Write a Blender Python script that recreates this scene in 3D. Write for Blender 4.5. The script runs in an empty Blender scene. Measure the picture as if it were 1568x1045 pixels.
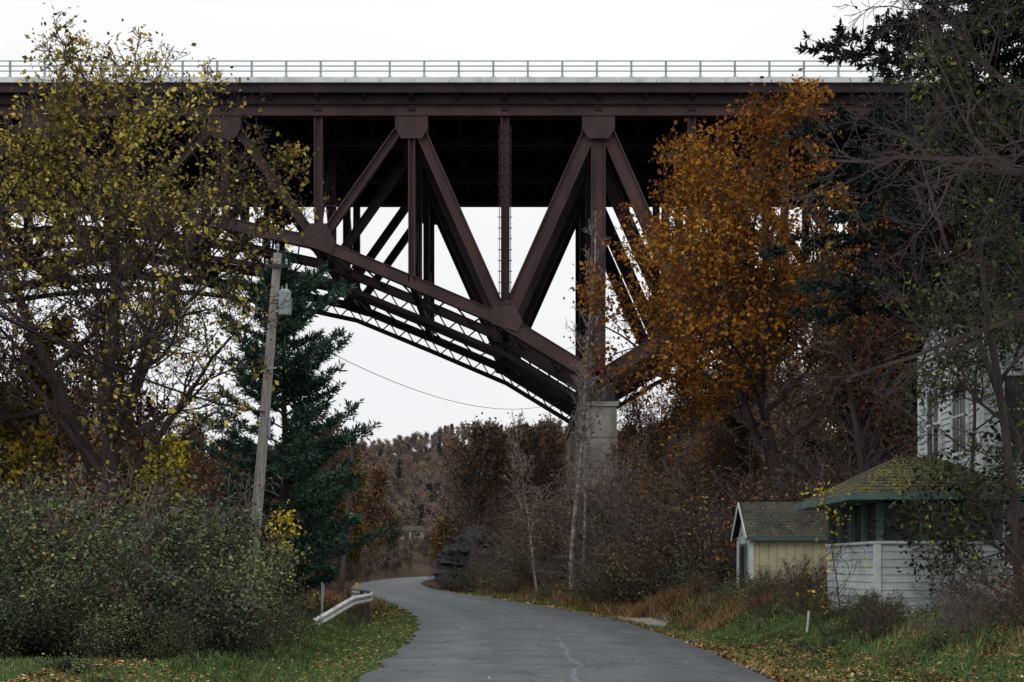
import bpy, math, random
import numpy as np
from mathutils import Vector, Matrix

S = bpy.context.scene
# ------------------------------------------------------------------ materials
def newmat(name):
    m = bpy.data.materials.new(name); m.use_nodes = True
    nt = m.node_tree
    for n in list(nt.nodes): nt.nodes.remove(n)
    out = nt.nodes.new("ShaderNodeOutputMaterial")
    return m, nt, out
def N(nt, t, **kw):
    n = nt.nodes.new(t)
    for k, v in kw.items(): setattr(n, k, v)
    return n
def ramp(nt, stops):
    r = N(nt, "ShaderNodeValToRGB"); e = r.color_ramp.elements
    while len(e) > 1: e.remove(e[-1])
    e[0].position = stops[0][0]; e[0].color = (*stops[0][1], 1)
    for p, c in stops[1:]:
        x = e.new(p); x.color = (*c, 1)
    return r
def noise_mat(name, stops, scale=3.0, rough=0.85, bump=0.3, detail=6, stretch=(1,1,1), spec=0.3, coord="Object", bscale=None, metallic=0.0):
    m, nt, out = newmat(name)
    b = N(nt, "ShaderNodeBsdfPrincipled"); b.inputs["Roughness"].default_value = rough
    b.inputs["Specular IOR Level"].default_value = spec
    b.inputs["Metallic"].default_value = metallic
    tc = N(nt, "ShaderNodeTexCoord"); mp = N(nt, "ShaderNodeMapping"); mp.inputs["Scale"].default_value = stretch
    nz = N(nt, "ShaderNodeTexNoise"); nz.inputs["Scale"].default_value = scale; nz.inputs["Detail"].default_value = detail
    r = ramp(nt, stops)
    L = nt.links.new
    L(tc.outputs[coord], mp.inputs[0]); L(mp.outputs[0], nz.inputs[0]); L(nz.outputs[0], r.inputs[0]); L(r.outputs[0], b.inputs["Base Color"])
    if bump > 0:
        n2 = N(nt, "ShaderNodeTexNoise"); n2.inputs["Scale"].default_value = bscale or scale*4; n2.inputs["Detail"].default_value = 5
        L(mp.outputs[0], n2.inputs[0])
        bp = N(nt, "ShaderNodeBump"); bp.inputs["Strength"].default_value = bump; bp.inputs["Distance"].default_value = 0.03
        L(n2.outputs[0], bp.inputs["Height"]); L(bp.outputs[0], b.inputs["Normal"])
    L(b.outputs[0], out.inputs[0])
    return m
def leaf_mat(name, stops, trans=0.0, nscale=0.35, rough=0.7):
    m, nt, out = newmat(name); L = nt.links.new
    at = N(nt, "ShaderNodeAttribute", attribute_name="tone")
    geo = N(nt, "ShaderNodeNewGeometry")
    nz = N(nt, "ShaderNodeTexNoise"); nz.inputs["Scale"].default_value = nscale; nz.inputs["Detail"].default_value = 2
    L(geo.outputs["Position"], nz.inputs[0])
    ad = N(nt, "ShaderNodeMath", operation="MULTIPLY_ADD"); ad.inputs[1].default_value = 1.8; ad.inputs[2].default_value = -0.9
    L(nz.outputs[0], ad.inputs[0])
    a2 = N(nt, "ShaderNodeMath", operation="ADD"); L(at.outputs["Fac"], a2.inputs[0]); L(ad.outputs[0], a2.inputs[1])
    r = ramp(nt, stops); L(a2.outputs[0], r.inputs[0])
    b = N(nt, "ShaderNodeBsdfDiffuse")
    L(r.outputs[0], b.inputs["Color"])
    if trans > 0:
        t = N(nt, "ShaderNodeBsdfTranslucent"); L(r.outputs[0], t.inputs[0])
        mx = N(nt, "ShaderNodeMixShader"); mx.inputs[0].default_value = trans
        L(b.outputs[0], mx.inputs[1]); L(t.outputs[0], mx.inputs[2]); L(mx.outputs[0], out.inputs[0])
    else: L(b.outputs[0], out.inputs[0])
    return m

M = {}
M["bark"] = noise_mat("bark_dark", [(0.3,(0.026,0.020,0.020)),(0.7,(0.072,0.057,0.052))], 4, 0.9, 0.0, stretch=(1,1,0.25))
M["bark_grey"] = noise_mat("bark_grey", [(0.3,(0.06,0.05,0.048)),(0.7,(0.15,0.127,0.118))], 3, 0.9, 0.0, stretch=(1,1,0.3))
M["bark_far_hazed"] = noise_mat("bark_far_hazed", [(0.3,(0.085,0.074,0.078)),(0.7,(0.14,0.124,0.128))], 2, 0.9, 0)  # distance haze painted into the bark colour: paler and greyer
M["birch"] = noise_mat("bark_pale", [(0.35,(0.07,0.06,0.055)),(0.65,(0.27,0.25,0.23))], 3, 0.85, 0.3, stretch=(1,1,2))
M["oak_leaf"] = leaf_mat("oak_leaves", [(0.0,(0.065,0.03,0.012)),(0.35,(0.18,0.072,0.018)),(0.65,(0.33,0.138,0.022)),(1.0,(0.44,0.235,0.038))],.2)
M["yel_leaf"] = leaf_mat("yellow_leaves", [(0.0,(0.09,0.07,0.028)),(0.35,(0.22,0.17,0.038)),(0.7,(0.44,0.355,0.07)),(1.0,(0.64,0.54,0.14))],.15)
M["gold_leaf"] = leaf_mat("gold_leaves", [(0.0,(0.035,0.03,0.015)),(0.4,(0.12,0.085,0.018)),(0.75,(0.34,0.22,0.025)),(1.0,(0.54,0.39,0.04))])
M["ylw2"] = leaf_mat("bright_yellow_leaves", [(0.0,(0.12,0.10,0.02)),(0.4,(0.36,0.28,0.03)),(1.0,(0.66,0.53,0.06))],.2)
M["brown_leaf"] = leaf_mat("brown_leaves", [(0.0,(0.044,0.027,0.020)),(0.4,(0.105,0.058,0.034)),(0.75,(0.19,0.097,0.042)),(1.0,(0.29,0.17,0.055))])
M["olive_leaf"] = leaf_mat("olive_leaves", [(0.0,(0.032,0.032,0.02)),(0.4,(0.07,0.072,0.036)),(0.75,(0.13,0.13,0.053)),(1.0,(0.27,0.23,0.07))])
M["bush_leaf"] = leaf_mat("bush_leaves", [(0.0,(0.030,0.042,0.027)),(0.4,(0.070,0.100,0.056)),(0.75,(0.128,0.172,0.094)),(1.0,(0.25,0.23,0.10))],nscale=.5)
M["dark_leaf"] = leaf_mat("vine_leaves", [(0.0,(0.014,0.018,0.012)),(0.5,(0.034,0.046,0.025)),(0.85,(0.075,0.105,0.038)),(1.0,(0.17,0.19,0.045))])
M["red_leaf"] = leaf_mat("red_leaves", [(0.0,(0.025,0.014,0.013)),(0.5,(0.065,0.030,0.026)),(1.0,(0.16,0.06,0.036))])
M["needle"] = leaf_mat("pine_needles", [(0.0,(0.016,0.036,0.027)),(0.5,(0.038,0.080,0.056)),(1.0,(0.085,0.145,0.098))], nscale=.8)
M["needle_dk"] = leaf_mat("spruce_needles", [(0.0,(0.012,0.016,0.015)),(0.5,(0.025,0.034,0.031)),(1.0,(0.045,0.06,0.05))])
M["needle_far_haze"] = leaf_mat("far_needles_hazed", [(0.0,(0.05,0.068,0.07)),(0.5,(0.075,0.098,0.098)),(1.0,(0.10,0.125,0.12))])  # paler bluish needles, valley haze put into the colour
M["far_leaf_haze"] = leaf_mat("far_leaves_hazed", [(0.0,(0.11,0.092,0.092)),(0.4,(0.17,0.132,0.115)),(0.75,(0.23,0.164,0.118)),(1.0,(0.29,0.222,0.125))], nscale=0.035)  # leaf colours lightened to stand in for haze over distance
M["grass"] = leaf_mat("grass_blades", [(0.0,(0.045,0.065,0.028)),(0.45,(0.078,0.135,0.045)),(0.8,(0.12,0.19,0.06)),(1.0,(0.27,0.24,0.11))], 0.0, 0.5)
M["dry"] = leaf_mat("dry_grass", [(0.0,(0.07,0.042,0.022)),(0.5,(0.16,0.096,0.05)),(1.0,(0.30,0.20,0.10))], 0.0, 0.5)
M["litter"] = leaf_mat("fallen_leaves", [(0.0,(0.07,0.04,0.023)),(0.4,(0.17,0.09,0.04)),(0.8,(0.34,0.20,0.085)),(1.0,(0.48,0.36,0.18))])
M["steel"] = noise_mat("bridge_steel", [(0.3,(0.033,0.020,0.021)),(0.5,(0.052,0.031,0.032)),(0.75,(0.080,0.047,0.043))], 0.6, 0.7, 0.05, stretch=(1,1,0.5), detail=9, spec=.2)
M["steel_shade"] = noise_mat("bridge_steel_shade_toned", [(0.3,(0.016,0.011,0.015)),(0.7,(0.036,0.025,0.029))], 0.5, 0.75, 0, spec=.2)  # darker copy of the bridge steel, shade under and behind painted into colour
M["conc"] = noise_mat("weathered_concrete", [(0.25,(0.065,0.060,0.054)),(0.5,(0.165,0.152,0.137)),(0.75,(0.28,0.265,0.24))], 0.9, 0.9, 0.5, detail=9, stretch=(1,1,0.4))
M["kerbw"] = noise_mat("parapet_concrete", [(0.3,(0.42,0.45,0.45)),(0.7,(0.68,0.70,0.70))], 0.8, 0.85, 0.1)
M["rail"] = noise_mat("galvanised_rail", [(0.3,(0.20,0.27,0.26)),(0.7,(0.32,0.40,0.39))], 1, 0.5, 0)
M["galv"] = noise_mat("galvanised_steel", [(0.3,(0.36,0.37,0.37)),(0.7,(0.60,0.61,0.60))], 2, 0.5, 0.05)
M["pole"] = noise_mat("weathered_pole_wood", [(0.3,(0.22,0.205,0.19)),(0.7,(0.42,0.40,0.38))], 4, 0.85, 0.4, stretch=(4,4,0.25))
M["pole_dk"] = noise_mat("dark_pole_wood", [(0.3,(0.04,0.032,0.028)),(0.7,(0.09,0.075,0.065))], 4, 0.85, 0.4, stretch=(4,4,0.25))
M["wire"] = noise_mat("cable_black", [(0.3,(0.015,0.015,0.017)),(0.7,(0.03,0.03,0.034))], 1, 0.6, 0)
M["trafo"] = noise_mat("transformer_grey", [(0.3,(0.25,0.30,0.31)),(0.7,(0.36,0.42,0.43))], 2, 0.4, 0.0)
M["white"] = noise_mat("white_clapboard", [(0.25,(0.25,0.28,0.29)),(0.5,(0.42,0.47,0.48)),(0.8,(0.57,0.61,0.62))], 1.3, 0.7, 0.15, detail=9)
M["cream"] = noise_mat("cream_boards", [(0.25,(0.26,0.23,0.155)),(0.5,(0.41,0.365,0.245)),(0.8,(0.52,0.46,0.32))], 1.3, 0.75, 0.15, detail=9)
M["trim"] = noise_mat("white_trim", [(0.3,(0.44,0.48,0.48)),(0.7,(0.63,0.66,0.66))], 2, 0.6, 0.1)
M["green"] = noise_mat("green_trim", [(0.3,(0.045,0.085,0.08)),(0.7,(0.085,0.145,0.135))], 2, 0.6, 0.1)
M["dark"] = noise_mat("dark_interior", [(0.3,(0.008,0.008,0.009)),(0.7,(0.02,0.019,0.02))], 2, 0.9, 0)
M["glass"] = noise_mat("window_glass", [(0.3,(0.012,0.014,0.016)),(0.7,(0.03,0.034,0.036))], 1, 0.25, 0.0, spec=0.4)
M["moss"] = noise_mat("mossy_shingles", [(0.3,(0.035,0.034,0.03)),(0.46,(0.06,0.057,0.04)),(0.6,(0.10,0.092,0.035)),(0.8,(0.17,0.15,0.035))], 1.8, 0.95, 0.8, detail=10, bscale=12)
M["shing"] = noise_mat("dark_shingles", [(0.3,(0.028,0.030,0.028)),(0.5,(0.052,0.053,0.046)),(0.7,(0.085,0.088,0.045)),(0.85,(0.13,0.13,0.05))], 1.6, 0.95, 0.6, detail=9, bscale=14)
M["rock"] = noise_mat("dark_rock", [(0.3,(0.018,0.018,0.020)),(0.7,(0.06,0.058,0.06))], 0.8, 0.9, 0.8, detail=9)
M["gravel"] = noise_mat("gravel", [(0.3,(0.10,0.085,0.07)),(0.7,(0.30,0.27,0.24))], 9, 0.95, 0.6)
M["yellow"] = noise_mat("yellow_paint", [(0.3,(0.45,0.30,0.03)),(0.7,(0.6,0.40,0.05))], 3, 0.5, 0)

# ------------------------------------------------------------------ mesh helpers
def quads_obj(name, V, Q, mats, mi=None, tone=None, smooth=False, link=True):
    me = bpy.data.meshes.new(name)
    V = np.asarray(V, dtype=np.float32); Q = np.asarray(Q, dtype=np.int32)
    nf = len(Q)
    me.vertices.add(len(V)); me.vertices.foreach_set("co", V.ravel())
    me.loops.add(nf*4); me.loops.foreach_set("vertex_index", Q.ravel())
    me.polygons.add(nf)
    me.polygons.foreach_set("loop_start", np.arange(0, nf*4, 4, dtype=np.int32))
    me.polygons.foreach_set("loop_total", np.full(nf, 4, dtype=np.int32))
    if mi is not None: me.polygons.foreach_set("material_index", np.asarray(mi, dtype=np.int32))
    me.polygons.foreach_set("use_smooth", np.full(nf, smooth, dtype=bool))
    for m in mats: me.materials.append(m)
    if tone is not None:
        a = me.attributes.new("tone", 'FLOAT', 'FACE'); a.data.foreach_set("value", np.asarray(tone, dtype=np.float32))
    me.update(calc_edges=True)
    if not link: return me
    ob = bpy.data.objects.new(name, me); S.collection.objects.link(ob)
    return ob
def tubes(A, B, r0, r1, sides):
    A = np.asarray(A, float); B = np.asarray(B, float); r0 = np.asarray(r0, float); r1 = np.asarray(r1, float)
    n = len(A)
    if n == 0: return np.zeros((0,3)), np.zeros((0,4), int)
    d = B-A; L = np.linalg.norm(d, axis=1, keepdims=True)+1e-9; d = d/L
    ref = np.where(np.abs(d[:, 2:3]) > 0.9, np.array([[1.,0,0]]), np.array([[0,0,1.]]))
    u = np.cross(d, ref); u /= np.linalg.norm(u, axis=1, keepdims=True)+1e-9
    v = np.cross(d, u)
    ang = np.arange(sides)*2*math.pi/sides
    c = np.cos(ang)[None,:,None]; s = np.sin(ang)[None,:,None]
    ring = u[:,None,:]*c + v[:,None,:]*s
    Bx = B + d*r1[:,None]*0.35
    R0 = A[:,None,:] + ring*r0[:,None,None]; R1 = Bx[:,None,:] + ring*r1[:,None,None]
    V = np.concatenate([R0, R1], axis=1).reshape(-1,3)
    base = (np.arange(n)*2*sides)[:,None]
    i = np.arange(sides)[None,:]; j = (i+1) % sides
    Q = np.stack([base+i, base+j, base+sides+j, base+sides+i], axis=2).reshape(-1,4)
    return V, Q
def kites(C, T, W):
    C = np.asarray(C); n = len(C)
    V = np.stack([C, C+T*0.5+W, C+T, C+T*0.5-W], axis=1).reshape(-1,3)
    Q = np.arange(n*4).reshape(-1,4)
    return V, Q
def rand_leaves(C, size, rng, droop=0.3, wr=0.33):
    n = len(C)
    T = rng.normal(size=(n,3)); T[:,2] -= droop; T /= np.linalg.norm(T,axis=1,keepdims=True)+1e-9
    W = np.cross(T, rng.normal(size=(n,3))); W /= np.linalg.norm(W,axis=1,keepdims=True)+1e-9
    s = size*rng.uniform(0.5,1.35,size=(n,1))
    return kites(C, T*s, W*s*wr)
class Acc:
    def __init__(s): s.V=[]; s.Q=[]; s.M=[]; s.T=[]; s.n=0
    def add(s, V, Q, mi, tone=None):
        if len(V)==0: return
        s.V.append(V); s.Q.append(Q+s.n); s.M.append(np.full(len(Q), mi)); s.n += len(V)
        s.T.append(np.zeros(len(Q)) if tone is None else tone)
    def obj(s, name, mats, smooth=False, link=True):
        return quads_obj(name, np.concatenate(s.V), np.concatenate(s.Q), mats, np.concatenate(s.M), np.concatenate(s.T), smooth, link)

class MB:
    def __init__(s): s.v=[]; s.f=[]; s.m=[]
    def face(s, pts, mi=0):
        b=len(s.v); s.v += [tuple(p) for p in pts]; s.f.append(tuple(range(b,b+len(pts)))); s.m.append(mi)
    def box(s, x0,x1,y0,y1,z0,z1, mi=0):
        b=len(s.v)
        s.v += [(x0,y0,z0),(x1,y0,z0),(x1,y1,z0),(x0,y1,z0),(x0,y0,z1),(x1,y0,z1),(x1,y1,z1),(x0,y1,z1)]
        for f in [(0,3,2,1),(4,5,6,7),(0,1,5,4),(1,2,6,5),(2,3,7,6),(3,0,4,7)]:
            s.f.append(tuple(b+i for i in f)); s.m.append(mi)
    def beam(s, p0,p1,w,h,mi=0,up=(0,1,0)):
        p0=Vector(p0); p1=Vector(p1); d=(p1-p0).normalized(); u=Vector(up); u=(u-d*u.dot(d)).normalized(); v=d.cross(u)
        b=len(s.v)
        for p in (p0,p1):
            for a,c in ((-1,-1),(1,-1),(1,1),(-1,1)):
                s.v.append(tuple(p+u*(a*w/2)+v*(c*h/2)))
        for f in [(0,1,2,3),(7,6,5,4),(0,4,5,1),(1,5,6,2),(2,6,7,3),(3,7,4,0)]:
            s.f.append(tuple(b+i for i in f)); s.m.append(mi)
    def ibeam(s,p0,p1,w,h,t=0.06,mi=0,up=(0,1,0)):
        p0=Vector(p0); p1=Vector(p1); d=(p1-p0).normalized(); u=Vector(up); u=(u-d*u.dot(d)).normalized(); v=d.cross(u)
        for sg in (-1,1):
            o=v*(sg*(h/2-t/2)); s.beam(p0+o,p1+o,w,t,mi,up)
        s.beam(p0,p1,t,h-2*t-0.004,mi,up)
    def cyl(s,p0,p1,r0,r1,n=12,mi=0,cap=True):
        V,Q=tubes([p0],[p1],[r0],[r1],n); b=len(s.v); s.v+=[tuple(x) for x in V]
        for q in Q: s.f.append(tuple(int(i)+b for i in q)); s.m.append(mi)
        if cap:
            s.f.append(tuple(range(b,b+n))[::-1]); s.m.append(mi); s.f.append(tuple(range(b+n,b+2*n))); s.m.append(mi)
    def obj(s,name,mats,parent=None):
        me=bpy.data.meshes.new(name); me.from_pydata(s.v,[],s.f)
        for m in mats: me.materials.append(m)
        me.polygons.foreach_set("material_index", s.m); me.update()
        ob=bpy.data.objects.new(name,me); S.collection.objects.link(ob)
        if parent: ob.parent=parent
        return ob
def empty(name):
    e=bpy.data.objects.new(name,None); S.collection.objects.link(e); return e

# ------------------------------------------------------------------ terrain
RY=[-40,0,22,32,45,57,71,93,120,145,180,230,300,360]
RX=[0.2,0.6,0.9,0.95,0.45,-0.8,-2.9,-6.6,-10.4,-12.6,-14.4,-14.6,-8,2]
def xr(y):
    return sum(np.interp(np.asarray(y)+o, RY, RX) for o in (-6,-3,0,3,6))/5
def sm(x,a,b):
    t=np.clip((np.asarray(x,float)-a)/(b-a),0,1); return t*t*(3-2*t)
def H(x,y):
    x=np.asarray(x,float); y=np.asarray(y,float)
    d=x-xr(y)
    t=sm(y,46,85)
    hr=np.maximum(0,d-5.5)*0.44*t; hr=26*(1-np.exp(-hr/26))
    hn=sm(d,4,7.5)*0.75*(1-t)
    hl=np.maximum(0,-d-9)*0.26*sm(y,80,140); hl=30*(1-np.exp(-hl/30))
    ditch=-0.25*np.exp(-((np.abs(d)-5.0)/0.9)**2)*(1-hn)
    nz=(np.sin(x*0.35+y*0.21)*np.sin(y*0.28-x*0.11)*0.25+np.sin(x*0.9+1.3)*np.sin(y*0.8)*0.07)*sm(np.abs(d),4.5,12)
    big=np.sin(x*0.013+1.7)*5+np.sin(x*0.031+y*0.01)*3
    far=sm(y,325,820)*(60+big*1.5)
    k=1-sm(y,300,520)
    return hr*k+hn+hl*k+ditch+nz+far
def axis(pts):
    out=[]
    for a,b,st in pts: out+=list(np.arange(a,b,st))
    return np.array(out+[pts[-1][1]],float)
gx=axis([(-1200,-300,60),(-300,-60,8),(-60,-14,1.5),(-14,14,0.45),(14,60,1.5),(60,300,8),(300,1200,60)])
gy=axis([(-60,15,3),(15,75,0.6),(75,160,1.6),(160,520,6),(520,900,20),(900,2600,80)])
X,Y=np.meshgrid(gx,gy); Z=H(X,Y)
V=np.stack([X,Y,Z],2).reshape(-1,3); nx=len(gx); ny=len(gy)
ii,jj=np.meshgrid(np.arange(nx-1),np.arange(ny-1)); b=(jj*nx+ii).ravel()
Q=np.stack([b,b+1,b+nx+1,b+nx],1)
m,nt,out=newmat("ground_soil_grass"); L=nt.links.new
at=N(nt,"ShaderNodeAttribute",attribute_name="grassy")
tc=N(nt,"ShaderNodeTexCoord")
n1=N(nt,"ShaderNodeTexNoise"); n1.inputs["Scale"].default_value=1.7; n1.inputs["Detail"].default_value=9
n2=N(nt,"ShaderNodeTexNoise"); n2.inputs["Scale"].default_value=14; n2.inputs["Detail"].default_value=8
L(tc.outputs["Object"],n1.inputs[0]); L(tc.outputs["Object"],n2.inputs[0])
rs=ramp(nt,[(0.3,(0.033,0.025,0.020)),(0.5,(0.07,0.051,0.039)),(0.7,(0.13,0.092,0.062))]); L(n2.outputs[0],rs.inputs[0])
rg=ramp(nt,[(0.3,(0.03,0.045,0.02)),(0.55,(0.055,0.088,0.034)),(0.75,(0.095,0.115,0.05))]); L(n2.outputs[0],rg.inputs[0])
ad=N(nt,"ShaderNodeMath",operation="MULTIPLY_ADD"); ad.inputs[1].default_value=1.4; ad.inputs[2].default_value=-0.7; L(n1.outputs[0],ad.inputs[0])
a2=N(nt,"ShaderNodeMath",operation="ADD",use_clamp=True); L(ad.outputs[0],a2.inputs[0]); L(at.outputs["Fac"],a2.inputs[1])
mx=N(nt,"ShaderNodeMix",data_type="RGBA"); L(a2.outputs[0],mx.inputs[0]); L(rs.outputs[0],mx.inputs[6]); L(rg.outputs[0],mx.inputs[7])
bs=N(nt,"ShaderNodeBsdfDiffuse")
bp=N(nt,"ShaderNodeBump"); bp.inputs["Strength"].default_value=0.8; bp.inputs["Distance"].default_value=0.08; L(n2.outputs[0],bp.inputs["Height"]); L(bp.outputs[0],bs.inputs["Normal"])
L(mx.outputs[2],bs.inputs["Color"]); L(bs.outputs[0],out.inputs[0])
ground=quads_obj("ground",V,Q,[m],smooth=True)
D=np.abs(X-xr(Y)).ravel()
g=(1-sm(D,7.5,11))*(1-sm(Y.ravel(),75,110)); g=np.where((X.ravel()-xr(Y.ravel()))<0,(1-sm(D,7,14))*(1-sm(Y.ravel(),70,90)),g)
a=ground.data.attributes.new("grassy",'FLOAT','POINT'); a.data.foreach_set("value",g.astype(np.float32))

# ------------------------------------------------------------------ road
m,nt,out=newmat("asphalt"); L=nt.links.new
at=N(nt,"ShaderNodeAttribute",attribute_name="across")
tc=N(nt,"ShaderNodeTexCoord")
n1=N(nt,"ShaderNodeTexNoise"); n1.inputs["Scale"].default_value=45; n1.inputs["Detail"].default_value=6
n2=N(nt,"ShaderNodeTexNoise"); n2.inputs["Scale"].default_value=0.7; n2.inputs["Detail"].default_value=7; n2.inputs["Distortion"].default_value=1.0
L(tc.outputs["Object"],n1.inputs[0]); L(tc.outputs["Object"],n2.inputs[0])
r1=ramp(nt,[(0.3,(0.040,0.050,0.056)),(0.7,(0.078,0.093,0.101))]); L(n1.outputs[0],r1.inputs[0])
r2=ramp(nt,[(0.3,(0.66,0.66,0.66)),(0.7,(1.25,1.25,1.25))]); L(n2.outputs[0],r2.inputs[0])
mu=N(nt,"ShaderNodeMix",data_type="RGBA",blend_type="MULTIPLY"); mu.inputs[0].default_value=1; L(r1.outputs[0],mu.inputs[6]); L(r2.outputs[0],mu.inputs[7])
wv=N(nt,"ShaderNodeTexNoise"); wv.inputs["Scale"].default_value=0.35; wv.inputs["Detail"].default_value=5; L(tc.outputs["Object"],wv.inputs[0])
wa=N(nt,"ShaderNodeMath",operation="MULTIPLY_ADD"); wa.inputs[1].default_value=0.14; L(wv.outputs[0],wa.inputs[0]); L(at.outputs["Fac"],wa.inputs[2])
rt=ramp(nt,[(0.0,(0.7,)*3),(0.08,(0.8,)*3),(0.14,(1,)*3),(0.27,(1.3,)*3),(0.38,(0.88,)*3),(0.50,(1.1,)*3),(0.595,(1.0,)*3),(0.602,(1.9,)*3),(0.612,(1.0,)*3),(0.75,(1.28,)*3),(0.86,(0.88,)*3),(0.95,(1.0,)*3),(1.0,(0.75,)*3)])
L(wa.outputs[0],rt.inputs[0])
mu2=N(nt,"ShaderNodeMix",data_type="RGBA",blend_type="MULTIPLY"); mu2.inputs[0].default_value=1; L(mu.outputs[2],mu2.inputs[6]); L(rt.outputs[0],mu2.inputs[7])
vo=N(nt,"ShaderNodeTexVoronoi",feature="DISTANCE_TO_EDGE"); vo.inputs["Scale"].default_value=0.32
vm=N(nt,"ShaderNodeVectorMath",operation="ADD"); nv=N(nt,"ShaderNodeTexNoise"); nv.inputs["Scale"].default_value=1.2; L(tc.outputs["Object"],nv.inputs[0]); L(tc.outputs["Object"],vm.inputs[0]); L(nv.outputs["Color"],vm.inputs[1]); L(vm.outputs[0],vo.inputs["Vector"])
rc=ramp(nt,[(0.0,(0.5,)*3),(0.008,(0.55,)*3),(0.016,(1,)*3)]); L(vo.outputs["Distance"],rc.inputs[0])
mu3=N(nt,"ShaderNodeMix",data_type="RGBA",blend_type="MULTIPLY"); mu3.inputs[0].default_value=1; L(mu2.outputs[2],mu3.inputs[6]); L(rc.outputs[0],mu3.inputs[7])
bs=N(nt,"ShaderNodeBsdfPrincipled"); bs.inputs["Roughness"].default_value=0.6; bs.inputs["Specular IOR Level"].default_value=0.35
bp=N(nt,"ShaderNodeBump"); bp.inputs["Strength"].default_value=0.4; bp.inputs["Distance"].default_value=0.01; L(n1.outputs[0],bp.inputs["Height"]); L(bp.outputs[0],bs.inputs["Normal"])
L(mu3.outputs[2],bs.inputs["Base Color"]); L(bs.outputs[0],out.inputs[0])
ys=np.concatenate([np.arange(-40,160,0.7),np.arange(160,318,3)]); us=np.linspace(-1,1,15)
rngr=np.random.default_rng(3)
rv=[];ac=[]
for y in ys:
    c=float(xr(y)); s=(float(xr(y+1))-float(xr(y-1)))/2; nrm=np.array([1,-s])/math.hypot(1,s)
    hl=3.28+0.08*math.sin(y*1.7)+rngr.uniform(-.05,.05); hr=3.28+0.08*math.sin(y*1.3+1)+rngr.uniform(-.05,.05)
    for u in us:
        w=hl if u<0 else hr
        x=c+nrm[0]*u*w; yy=y+nrm[1]*u*w
        z=0.03+0.05*(1-u*u)
        if abs(u)>0.99: z=-0.12; x=c+nrm[0]*u*(w+0.03); yy=y+nrm[1]*u*(w+.03)
        rv.append((x,yy,z)); ac.append((u+1)/2)
nu=len(us)
for j in range(len(ys)):
    for k,e in ((1,0),(nu-2,nu-1)):
        a_=np.array(rv[j*nu+k]); e_=np.array(rv[j*nu+e]); p=e_+(a_-e_)*0.08; rv[j*nu+k]=(p[0],p[1],0.032); ac[j*nu+k]=0.01 if k==1 else 0.99
ii,jj=np.meshgrid(np.arange(nu-1),np.arange(len(ys)-1)); b=(jj*nu+ii).ravel()
road=quads_obj("road",rv,np.stack([b,b+1,b+nu+1,b+nu],1),[m],smooth=False)
a=road.data.attributes.new("across",'FLOAT','POINT'); a.data.foreach_set("value",np.array(ac,dtype=np.float32))
gv=MB(); pts=[]
for k in range(20):
    t=k/20*2*math.pi; pts.append((4.25+1.15*math.cos(t)*(1+.15*math.sin(3*t)), 48.5+4.2*math.sin(t)*(1+.1*math.cos(4*t)), 0))
gv.face([(p[0],p[1],float(H(p[0],p[1]))+0.03) for p in pts]); 
gv.obj("gravel_patch",[M["gravel"]])

# ------------------------------------------------------------------ bridge
BR=empty("steel_arch_bridge")
P=6.55; X0=6.06
zn=[15.0,19.0,21.8,24.5,25.9,26.8,27.3,26.8,25.9,24.5,21.8,19.0,15.0]
nodes=[]
for i in range(12,-1,-1): nodes.append((X0-P*i,zn[i],i))
for i in range(1,13): nodes.append((X0+P*i,zn[i],i))
ZT=33.75
planes=[100,107.5,117,124.5]
tr=MB()
for pi,y in enumerate(planes):
    mi=0 if pi==0 else 1  # front truss in plain steel, rear ones in the copy with painted shade
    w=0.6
    for a_,b_ in zip(nodes[:-1],nodes[1:]):
        k=min(a_[2],b_[2])
        hh=0.95 if k<1 else (0.78 if pi==0 else .55)
        tr.beam((a_[0],y,a_[1]),(b_[0],y,b_[1]),w,hh*0.95,mi)
        dx=Vector((b_[0]-a_[0],0,b_[1]-a_[1])).normalized(); nn=Vector((-dx.z,0,dx.x))
        for sg in (-1,1):
            o=nn*sg*(hh/2); tr.beam(Vector((a_[0],y,a_[1]))+o,Vector((b_[0],y,b_[1]))+o,w+0.18,0.07,mi)
    for (x,z,k) in nodes:
        ww=1.0 if k in (0,12) else 0.58
        tr.ibeam((x,y,z),(x,y,ZT),0.6,ww if (k%2==1 or k in (0,12)) else .48,0.09,mi)
        if k%2==0:
            for yy in (y-0.385,y+0.385):
                tr.beam((x,yy,ZT-0.1),(x,yy,ZT-1.25),0.035,2.3,mi)
                tr.face([(x-1.15,yy-.018,ZT-1.25),(x+1.15,yy-.018,ZT-1.25),(x+.72,yy-.018,ZT-1.95),(x-.72,yy-.018,ZT-1.95)],mi)
        if k%2==1:
            for yy in (y-0.385,y+0.385):
                tr.face([(x-.55,yy-.018,z+1.35),(x+.55,yy-.018,z+1.35),(x+1.25,yy-.018,z+.0),(x+.9,yy-.018,z-.75),(x-.9,yy-.018,z-.2),(x-1.25,yy-.018,z+.4)],mi)
    for a_,b_ in zip(nodes[:-1],nodes[1:]):
        ka,kb=a_[2],b_[2]
        if ka%2==0: p0=(a_[0],y,ZT); p1=(b_[0],y,b_[1])
        else: p0=(a_[0],y,a_[1]); p1=(b_[0],y,ZT)
        kk=min(ka,kb)
        tr.ibeam(p0,p1,0.6,(0.98 if kk==0 else 0.78 if kk==1 else 0.62),0.09,mi)
    tr.beam((-110,y,ZT),(110,y,ZT),0.7,0.62,mi)
    for sg in (-1,1): tr.beam((-110,y,ZT+sg*.34),(110,y,ZT+sg*.34),0.95,0.06,mi)
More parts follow.
